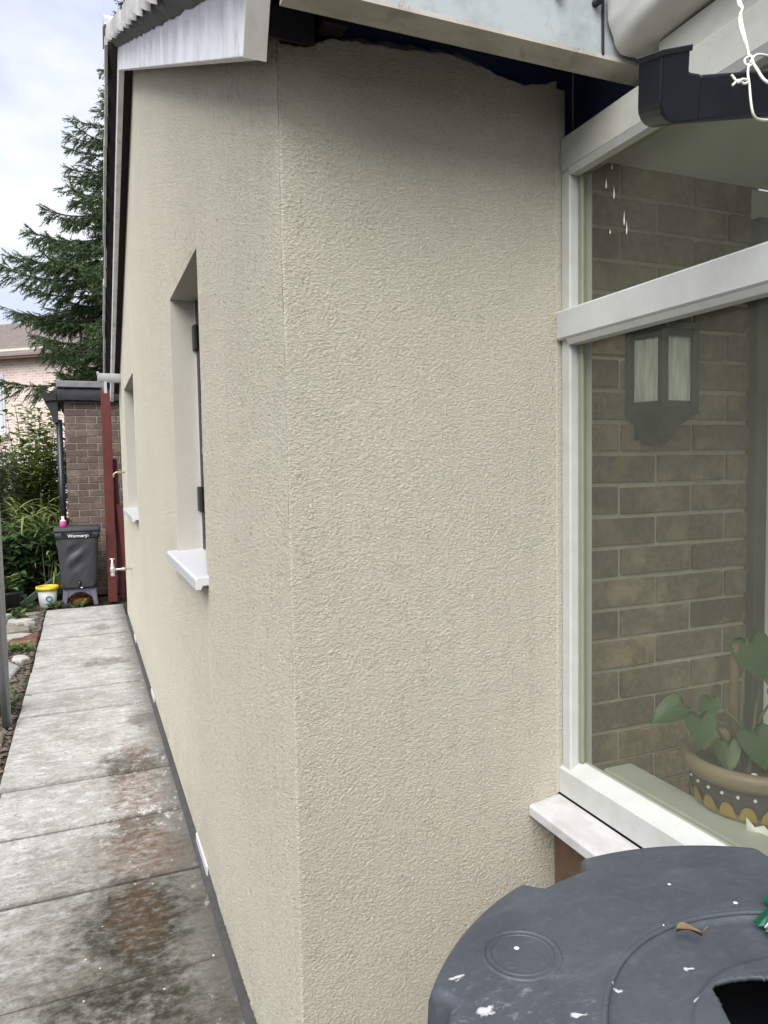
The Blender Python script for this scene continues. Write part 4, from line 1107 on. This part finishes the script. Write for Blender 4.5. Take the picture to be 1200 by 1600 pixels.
# ================================================================== wormery bin
bx, by = -.085, 8.44
wo2 = empty('wormery_bin', 'dark grey tapered plastic wormery bin on lilac grey legs before the shed', 'bin', (bx, by, 0))
def tapered(mb, w0, d0, z0, w1, d1, z1, rc=.03, n_=4, bulge=0, ns=10, cx=bx, cy=by):
    vs = []; per = None
    for s_ in range(ns+1):
        t_ = s_/ns; w_ = w0+(w1-w0)*t_; d_ = d0+(d1-d0)*t_; z_ = z0+(z1-z0)*t_; ring = []
        for qx, qy, a0 in ((1, 1, 0), (-1, 1, 90), (-1, -1, 180), (1, -1, 270)):
            for i in range(n_+1):
                a = radians(a0+90*i/n_); ring.append((cx+qx*(w_/2-rc)+rc*cos(a), cy+qy*(d_/2-rc)+rc*sin(a), z_))
        per = len(ring); vs += ring
    fs = [(s_*per+i, s_*per+(i+1) % per, (s_+1)*per+(i+1) % per, (s_+1)*per+i) for s_ in range(ns) for i in range(per)]
    fs += [tuple(range(per))[::-1], tuple(range(ns*per, (ns+1)*per))]
    mb.add(vs, fs, True)
bm_ = MB(); tapered(bm_, .335, .31, .185, .420, .38, .79, .035)
bo = bm_.build('bin_body', 'bin_grey', wo2)
dent = MB(); vs = []; fs = []   # sagging front face with dents
for i in range(25):
    for j in range(31):
        u, v_ = i/24, j/30; w_ = .26+(.335-.26)*v_; z_ = .205+.52*v_
        yf = by-(.155+(.19-.155)*((z_-.185)/.605))
        en = min(1, 6*u, 6*(1-u), 6*v_, 6*(1-v_))
        dd = .016*sin((z_-.25*u)*34)*math.exp(-((z_-.53)/.14)**2)*math.exp(-((u-.4)/.3)**2) + .006*fbm(u*3, v_*4)
        vs.append((bx+(u-.5)*w_, yf-.003-en*(.006+dd), z_))
for i in range(24):
    for j in range(30): q = i*31+j; fs.append((q, q+31, q+32, q+1))
dent.add(vs, fs, True).build('front_panel', 'bin_grey', wo2, fix=False)
ld = MB(); tapered(ld, .455, .41, .79, .462, .416, .82, .03, ns=2); tapered(ld, .462, .416, .82, .44, .395, .835, .03, ns=2); tapered(ld, .43, .388, .72, .445, .40, .789, .03, ns=2)
ld.build('bin_lid', 'bin_grey', wo2)
bnd = MB(); vs = []; fs = []
for i in range(17):
    u = i/16; z_ = .750 + .020*(2*u-1)**2*1.0; x = bx-.155+.30*u
    vs += [(x, by-.2035, z_-.016), (x, by-.2035, z_+.020)]
bnd.add(vs, [(2*i, 2*i+2, 2*i+3, 2*i+1) for i in range(16)])
lb = bnd.build('name_band', 'black_plastic', wo2, fix=False); lb.modifiers.new('thick', 'SOLIDIFY').thickness = .002
tcu = bpy.data.curves.new('lettering', 'FONT'); tcu.body = 'Wormery'; tcu.size = .046; tcu.extrude = .0008; tcu.align_x = 'CENTER'; tcu.space_character = 1.02; tcu.offset = .0008
tob = bpy.data.objects.new('lettering_tmp', tcu); COL.objects.link(tob)
bpy.context.view_layer.update()
tme = bpy.data.meshes.new_from_object(tob.evaluated_get(bpy.context.evaluated_depsgraph_get())); bpy.data.objects.remove(tob, do_unlink=True)
mt_ = Matrix.Translation((bx+.0, by-.2055, .735)) @ Matrix.Rotation(pi/2, 4, 'X'); tme.transform(mt_); tme.name = 'lettering'
link('lettering', tme, 'white_print', lb)
# little swirl after the word
MB().tube([(bx+.098+.012*cos(a)*(.4+.09*i), by-.2062, .750+.016*sin(a)*(.4+.09*i)) for i, a in enumerate([.9*k for k in range(8)])], .0022, 5).build('swirl_mark', 'white_print', lb)
# legs
for s_ in (-1, 1):
    for d in (-1, 1):
        mb = MB(); x0 = bx+s_*.135; y0 = by+d*.12
        mb.cbox(-.028, .028, -.022, .022, 0, .16, .006); mb.v = [(x0+x*(1-.25*(1-z/.16))+s_*.022*(1-z/.16), y0+y+d*.015*(1-z/.16), z) for x, y, z in mb.v]
        mb.build('leg', 'leg_lilac', wo2)
ap = []
for i in range(9):
    u = i/8; ap.append((bx-.108+.216*u, .175+.075*sin(pi*u)**.5 if 0 < u < 1 else .175))
pr2 = [(bx-.163, .13), (bx-.163, .184), (bx+.163, .184), (bx+.163, .13)] + [(bx+.115, .09)] + [(x, z-.10) for x, z in ap[::-1] if z > .2] + [(bx-.115, .09)]
for d in (-1, 1): MB().prism(pr2, by+d*.12-.018, by+d*.12+.018, 1).build('stand_arch', 'leg_lilac', wo2)
MB().cbox(bx-.16, bx+.16, by-.10, by+.10, .165, .1842, .004).build('stand_top', 'leg_lilac', wo2)
MB().tube([(bx+.0, by-.15, .27), (bx, by-.185, .265), (bx, by-.19, .20)], .011, 8).build('drain_tap', 'black_plastic', wo2)
MB().tube([(bx+.012, by-.198, .202), (bx+.03, by-.198, .202)], .006, 8).build('tap_lever', 'clear_cap', wo2)

bt = empty('spray_bottle', 'small pink bottle with clear cap on the grey bin lid', 'bottle', (bx-.135, by-.05, .836))
MB().lathe([(.001, 0), (.022, 0), (.03, .006), (.034, .012), (.034, .062), (.03, .068)], (bx-.135, by-.05, .835), 20).build('bottle_body', 'pink', bt)
MB().lathe([(.03, .068), (.018, .078), (.014, .085), (.014, .112), (.012, .116), (.001, .116)], (bx-.135, by-.05, .835), 16).build('cap', 'clear_cap', bt)
ds = MB().lathe([(.001, .004), (.09, .0), (.102, .04), (.108, .06), (.112, .064), (.104, .068), (.095, .055), (.085, .015), (.001, .014)], (bx+.01, by+.02, 0), 28).build('dish', 'terracotta'); tag(ds, 'terracotta saucer tucked under the grey bin between its legs', 'saucer')

yp = empty('tub', 'white tub with yellow rim standing left of the grey bin', 'pot', (-.40, 8.40, 0))
MB().lathe([(.001, .0), (.075, .0), (.08, .01), (.098, .19), (.09, .19), (.072, .02), (.001, .02)], (-.40, 8.40, 0), 28).build('tub_body', 'pot_white', yp)
MB().lathe([(.099, .185), (.112, .188), (.116, .205), (.112, .222), (.10, .224), (.092, .215), (.092, .19)], (-.40, 8.40, 0), 28).build('tub_rim', 'pot_yellow', yp)
lbm = MB(); lbm.tube([(-.385+.026*cos(a), 8.307-.004*sin(a), .10+.026*sin(a)) for a in [2*pi*k/16 for k in range(17)]], .006, 6, False); lbm.build('ring_emblem', 'pot_blue', yp)
MB().lathe([(.001, .17), (.088, .175)], (-.40, 8.40, 0), 20).build('soil', 'soil', yp)

# galvanised pole
pl_ = empty('metal_pole', 'grey galvanised tube standing upright beside the slab path', 'pole', (-.452, 4.5, 0))
MB().tube([(-.452, 4.5, -.05), (-.458, 4.5, 2.35)], .0245, 20).build('tube', 'galvanised', pl_)
MB().tube([(-.458, 4.5, 2.35), (-.458, 4.5, 2.365)], .026, 20).build('end_cap', 'black_plastic', pl_)
# green strip leaning in the border
gs = MB().cbox(-.012, .012, -.035, .035, 0, .75, .004); q_ = Vector((.40, .25, .28)).to_track_quat('Z', 'Y').to_matrix()
gs.v = [tuple(q_ @ Vector(v) + Vector((-.70, 8.35, .0))) for v in gs.v]; tag(gs.build('edging_strip', 'plank_green'), 'dark green plastic strip leaning on the slant among the border plants', 'edging')
# black netting screen at the left edge
ns_ = empty('netting_screen', 'dark netting screen on a thin post at the left edge of the border', 'screen', (-1.05, 8.3, 0))
nm = MB(); vs = []; fs = []
for i in range(9):
    for j in range(13): vs.append((-1.55+.55*i/8, 8.3+.04*fbm(i*.5, j*.5), .12+1.0*j/12))
for i in range(8):
    for j in range(12): q = i*13+j; fs.append((q, q+13, q+14, q+1))
nm.add(vs, fs, True).build('netting', 'net', ns_, fix=False).modifiers.new('thick', 'SOLIDIFY').thickness = .006
MB().tube([(-.985, 8.28, -.02), (-.99, 8.28, 1.18)], .012, 8).build('post', 'pot_black', ns_)

# ================================================================== plants
def leaf_blade(mb, base, d, L_, w_, droop=.5, seg=4, nrm=Vector((0, 0, 1))):
    d = Vector(d).normalized(); sd_ = d.cross(Vector((0, 0, 1)))
    if sd_.length < .05: sd_ = Vector((1, 0, 0))
    sd_.normalize(); p = Vector(base); vs = []; dd = d.copy()
    for i in range(seg+1):
        t_ = i/seg; ww = w_*(sin(pi*min(1, .12+t_*.88))**.8)
        vs += [p-sd_*ww/2, p+sd_*ww/2]
        dd = (dd+Vector((0, 0, -droop/seg))).normalized(); p = p+dd*L_/seg
    mb.add(vs, [(2*i, 2*i+1, 2*i+3, 2*i+2) for i in range(seg)], True)
def broad_leaf(mb, base, d, L_, w_, rr):
    d = Vector(d).normalized(); sd_ = d.cross(Vector((rr.uniform(-.3, .3), rr.uniform(-.3, .3), 1))).normalized(); n_ = sd_.cross(d)
    b = Vector(base); fold = .18*w_
    vs = [b, b+d*L_*.3-sd_*w_*.5+n_*fold, b+d*L_*.32, b+d*L_*.3+sd_*w_*.5+n_*fold, b+d*L_*.65-sd_*w_*.42+n_*fold*.7-Vector((0, 0, .05*L_)), b+d*L_*.66-Vector((0, 0, .08*L_)), b+d*L_*.65+sd_*w_*.42+n_*fold*.7-Vector((0, 0, .05*L_)), b+d*L_-Vector((0, 0, .2*L_))]
    mb.add(vs, [(0, 2, 1), (0, 3, 2), (1, 2, 5, 4), (2, 3, 6, 5), (4, 5, 7), (5, 6, 7)], True)
def shrub(name, label, cat, c, h, rad, n_st, mat, L_, w_, seed, per=14, lean=(0, 0), group=None, bladed=False, up_=.5):
    rr = random.Random(seed); o = empty(name, label, cat, c, group); st = MB(); lv = MB()
    for s_ in range(n_st):
        a = rr.uniform(0, 2*pi); sp = rad*sqrt(rr.random()); hh = h*rr.uniform(.55, 1.0)
        p0 = Vector((c[0]+.25*sp*cos(a), c[1]+.25*sp*sin(a), c[2])); tp = Vector((c[0]+sp*cos(a)+lean[0]*hh, c[1]+sp*sin(a)+lean[1]*hh, c[2]+hh))
        mid = (p0+tp)/2+Vector((rr.uniform(-.05, .05), rr.uniform(-.05, .05), .06*hh)); pts = [p0, mid, tp]
        st.tube(pts, [.007, .005, .002], 5, False)
        for k in range(per):
            t_ = .18+.82*(k+rr.random())/per
            q = (p0*(1-t_)**2+mid*2*t_*(1-t_)+tp*t_*t_); b_ = rr.uniform(0, 2*pi); d = Vector((cos(b_), sin(b_), rr.uniform(-.2, up_+.3)))
            l_ = L_*rr.uniform(.6, 1.15)
            if bladed: leaf_blade(lv, q, d, l_, w_*rr.uniform(.7, 1.2), rr.uniform(.5, 1.3))
            else:
                ps = q+d.normalized()*l_*.25; broad_leaf(lv, ps, d, l_, w_*rr.uniform(.7, 1.2), rr)
    st.build('stem', 'stem', o); lv.build('foliage', mat, o, fix=False); return o
shrub('leafy_shrub', 'dark broad leaved shrub low in the border beside the grey bin', 'shrub', (-.68, 8.95, 0), 0.85, .46, 95, 'leaf_dark', .14, .085, 1, 20)
shrub('leafy_shrub', 'mid green serrated shrub at the foot of the netting screen', 'shrub', (-.95, 9.3, 0), 0.95, .45, 80, 'leaf_mid', .13, .07, 2, 18)
shrub('strap_plant', 'yellow green plant with long arching strap leaves behind the bin', 'plant', (-.48, 9.15, 0), 1.20, .40, 46, 'leaf_lime', .46, .030, 3, 10, bladed=True, up_=.7)
shrub('buddleia', 'grey green buddleia bush with faded flower spikes at left', 'bush', (-1.35, 10.6, 0), 1.85, .62, 110, 'leaf_grey', .18, .05, 4, 32)
shrub('sapling', 'light yellow green leafy sapling against the shed downpipe', 'shrub', (-.62, 11.4, 0), 2.45, .52, 95, 'leaf_lime2', .14, .06, 5, 34, lean=(.06, 0))
shrub('leafy_shrub', 'tall light green bush below the far brick house', 'shrub', (-1.25, 12.5, 0), 1.75, .8, 110, 'leaf_mid', .14, .06, 6, 26)
shrub('strap_plant', 'few long pale blades leaning out beside the grey bin', 'plant', (-.40, 8.66, 0), .75, .13, 6, 'leaf_lime', .26, .028, 8, 3, bladed=True)
shrub('weed', 'small weed growing at the end of the slab path', 'weed', (-.34, 8.24, 0), .08, .09, 12, 'leaf_mid', .055, .03, 9, 4)
shrub('weed', 'tuft of weeds between the path edge and the grey pole', 'weed', (-.52, 4.78, 0), .13, .14, 20, 'leaf_mid', .05, .022, 10, 6)
shrub('weed', 'creeping weed beside the row of red edging bricks', 'weed', (-.50, 6.35, 0), .07, .12, 14, 'leaf_mid', .05, .03, 12, 4)
shrub('weed', 'pale weed at the base of the yellow rimmed tub', 'weed', (-.56, 8.12, 0), .12, .08, 7, 'leaf_dark', .07, .04, 13, 4)
shrub('weed', 'thin weed under the front of the grey bin', 'weed', (-.12, 8.24, 0), .07, .12, 14, 'leaf_mid', .05, .025, 14, 4)
shrub('weed', 'pale leaved seedling among the stones left of the path', 'weed', (-.62, 7.72, 0), .12, .10, 9, 'leaf_mid', .07, .05, 15, 4)
# dry buddleia flower spikes
fb = MB(); rr = random.Random(21)
for (x, y, z, dx, dz, l_) in ((-1.08, 10.2, 2.05, .08, .12, .20), (-1.32, 10.1, 2.05, -.06, .1, .16), (-.98, 10.3, 1.86, .05, -.1, .10), (-1.45, 10.2, 1.75, .05, .16, .14)):
    for k in range(46):
        t_ = rr.random(); p = Vector((x+dx*t_*l_*8, y, z+dz*t_*l_*6)); d = Vector((rr.uniform(-1, 1), rr.uniform(-1, 1), rr.uniform(-1, 1)))
        broad_leaf(fb, p, d, .035, .02, rr)
bo_ = [o for o in bpy.data.objects if o.name == 'buddleia'][0]
fb.build('flower_spike', 'dead_flower', bo_, fix=False)
for (a, b) in (((-1.25, 10.4, 1.4), (-1.02, 10.2, 2.1)), ((-1.35, 10.4, 1.4), (-1.36, 10.1, 2.1)), ((-1.1, 10.5, 1.2), (-.95, 10.3, 1.85))):
    MB().tube([a, ((a[0]+b[0])/2+.04, a[1], (a[2]+b[2])/2+.1), b], [.006, .004, .002], 5).build('stem', 'stem', bo_)
bp = empty('planter', 'black plastic pot with leafy plant at the left edge of the border', 'pot', (-.775, 8.08, 0))
MB().lathe([(.001, 0), (.12, 0), (.155, .22), (.168, .222), (.168, .245), (.158, .247), (.15, .22), (.001, .20)], (-.775, 8.08, 0), 28).build('pot', 'pot_black', bp)
lv = MB(); rr = random.Random(31)
for k in range(70):
    a = rr.uniform(0, 6.3); q = rr.random()*.10; broad_leaf(lv, (-.775+q*cos(a), 8.08+q*sin(a), .24+rr.random()*.14), (cos(a), sin(a), rr.uniform(.1, .9)), .13, .06, rr)
lv.build('foliage', 'leaf_mid', bp, fix=False)

# ------------------------------------------------------------------ spruce
def spruce(cx, cy, H, seed):
    rr = random.Random(seed); o = empty('spruce_tree', 'tall dark green spruce with drooping boughs behind the bungalow roof', 'tree', (cx, cy, 0))
    MB().tube([(cx, cy, -.1), (cx+.03, cy, H*.4), (cx, cy, H*.8), (cx, cy, H)], [.17, .12, .05, .012], 10).build('trunk', 'bark', o)
    br = MB(); nd = MB()
    def twig(p, d, l_, wd):
        # needle-clad twig: short thin needles round an axis
        d = d.normalized(); a = d.orthogonal().normalized(); b = d.cross(a); n_ = max(5, int(l_/.0105))
        for k in range(n_):
            t_ = k/n_; an = rr.uniform(0, 2*pi); rd = (a*cos(an)+b*sin(an))
            q = p+d*l_*t_; e = q+(rd*.8+d*.75).normalized()*wd*rr.uniform(.7, 1.1)
            s_ = d.cross(rd)*.0075
            nd.v += [tuple(q-s_), tuple(q+s_), tuple(e)]; i = len(nd.v); nd.f.append((i-3, i-2, i-1)); nd.sm.append(False)
        e = p+d*l_; nd.v += [tuple(p-a*.005), tuple(p+a*.005), tuple(e)]; i = len(nd.v); nd.f.append((i-3, i-2, i-1)); nd.sm.append(False)
    z = 2.75
    while z < H-.15:
        f = (H-z)/(H-2.75); LB = (.12+2.45*f**1.25)*(.72 if f > .8 else 1)
        nb = 8 if f > .3 else 6; a0 = rr.uniform(0, 6.3)
        for k in range(nb):
            a = a0+2*pi*k/nb+rr.uniform(-.3, .3); L_ = LB*rr.choice((.55, .7, .85, .95, 1.05, 1.2))
            if cos(a) > .55 and rr.random() < .35: continue
            d = Vector((cos(a), sin(a), .38-.25*f)); p = Vector((cx, cy, z+rr.uniform(-.1, .1))); pts = [p.copy()]; ns = max(4, int(L_/.14))
            for s_ in range(ns):
                t_ = s_/ns; d2 = (d+Vector((0, 0, -.42*sin(pi*t_)+.35*t_*t_))).normalized(); p = p+d2*L_/ns; pts.append(p.copy())
            MB().tube(pts, [.022*(1-i/len(pts))*(.4+f)+.004 for i in range(len(pts))], 5, False).build('limb', 'bark', o, fix=False)
            for s_ in range(1, len(pts)):
                t_ = s_/len(pts); ax = (pts[s_]-pts[s_-1]).normalized(); sd_ = ax.cross(Vector((0, 0, 1))).normalized()
                for sg in (-1, 1):
                    for m_ in range(3):
                        ll = (.12+.42*L_/2*(1-t_)**.7*(.4+t_))*rr.uniform(.6, 1.2)
                        dd = (ax*.85+sd_*sg*rr.uniform(.5, 1.0)+Vector((0, 0, rr.uniform(-1.1, .15)))); q = pts[s_-1]+(pts[s_]-pts[s_-1])*rr.random()
                        twig(q, dd, ll, .042)
                        # side shoots
                        for j in range(4 if ll > .2 else 1):
                            dn = dd.normalized(); q2 = q+dn*ll*rr.uniform(.25, .8); twig(q2, dn*.8+sd_*rr.uniform(-.8, .8)+Vector((0, 0, rr.uniform(-.6, .2))), ll*rr.uniform(.4, .7), .038)
                twig(pts[s_-1], ax, (pts[s_]-pts[s_-1]).length*1.15, .03)
            twig(pts[-1], (pts[-1]-pts[-2]), .10, .022)
        z += .155+.10*(1-f)
    cr = nd.build('crown', 'needles', o, fix=False)
    return o
spruce(.96, 12.6, 8.9, 17)

# ------------------------------------------------------------------ far house
FH = empty('brick_house', 'pale pink brick house with tiled roof beyond the garden', 'house', (-2, 24, 0))
ang = radians(38)
hu = Vector((-cos(ang), sin(ang), 0)); hv = Vector((sin(ang), cos(ang), 0))     # along the facade to the left, away from the viewer
HO = Vector((1.2, 21.5, 0))
def hp(u, v_, z): return tuple(HO+hu*u+hv*v_+Vector((0, 0, z)))
def hquad(name, mat, u0, u1, z0, z1, v_=0, parent=FH, th_=.0):
    mb = MB(); mb.add([hp(u0, v_, z0), hp(u1, v_, z0), hp(u1, v_, z1), hp(u0, v_, z1)], [(0, 1, 2, 3)])
    return mb.build(name, mat, parent, fix=False)
def hbox(name, mat, u0, u1, v0, v1, z0, z1, parent=FH):
    mb = MB().box(u0, u1, v0, v1, z0, z1); mb.v = [hp(*v) for v in mb.v]; return mb.build(name, mat, parent)
hw = hbox('house_wall', 'far_brick', 0, 11, 0, 7, -.5, 5.0)
me = hw.data; uvl = me.uv_layers.new(name='UVMap')
for pol in me.polygons:
    for li in pol.loop_indices:
        v = me.vertices[me.loops[li].vertex_index].co + FH.location if False else Vector(me.vertices[me.loops[li].vertex_index].co)
        d = v-HO; uu, vv_ = d.dot(hu), d.dot(hv); uvl.data[li].uv = ((uu if abs(pol.normal.dot(hv)) > .5 else vv_), v.z)
rf = MB(); rows = 16
for i in range(rows):
    t0, t1 = i/rows, (i+1)/rows
    v0, v1 = -.35+3.85*t0, -.35+3.85*t1; z0, z1 = 4.75+1.8*t0, 4.75+1.8*t1
    rf.add([hp(-.3, v0, z0+.05), hp(11.3, v0, z0+.05), hp(11.3, v1+.02, z1), hp(-.3, v1+.02, z1), hp(-.3, v0, z0-.02), hp(11.3, v0, z0-.02)], [(0, 1, 2, 3), (4, 5, 1, 0)])
rf.add([hp(-.3, 3.5, 6.55), hp(11.3, 3.5, 6.55), hp(11.3, 7.3, 4.75), hp(-.3, 7.3, 4.75)], [(0, 1, 2, 3)])
rf.build('roof', 'gable_roof_tile', FH, fix=False)
hbox('eaves_board', 'timber_brown', -.3, 11.3, -.33, -.28, 4.66, 4.74)
def hwin(u0, u1, z0, z1):
    f = hbox('window', 'upvc', u0, u1, -.03, .05, z0, z1); hbox('pane', 'pane_far', u0+.07, (u0+u1)/2-.03, -.045, -.032, z0+.08, z1-.08, f); hbox('pane', 'pane_far', (u0+u1)/2+.03, u1-.07, -.045, -.032, z0+.08, z1-.08, f)
    hbox('window_sill', 'upvc', u0-.1, u1+.1, -.16, .02, z0-.09, z0, f)
hwin(4.1, 5.3, 2.55, 4.3); hwin(1.7, 2.6, .9, 2.1)

print('objects', len(bpy.data.objects), 'tris', sum(len(o.data.polygons) for o in bpy.data.objects if o.type == 'MESH'))
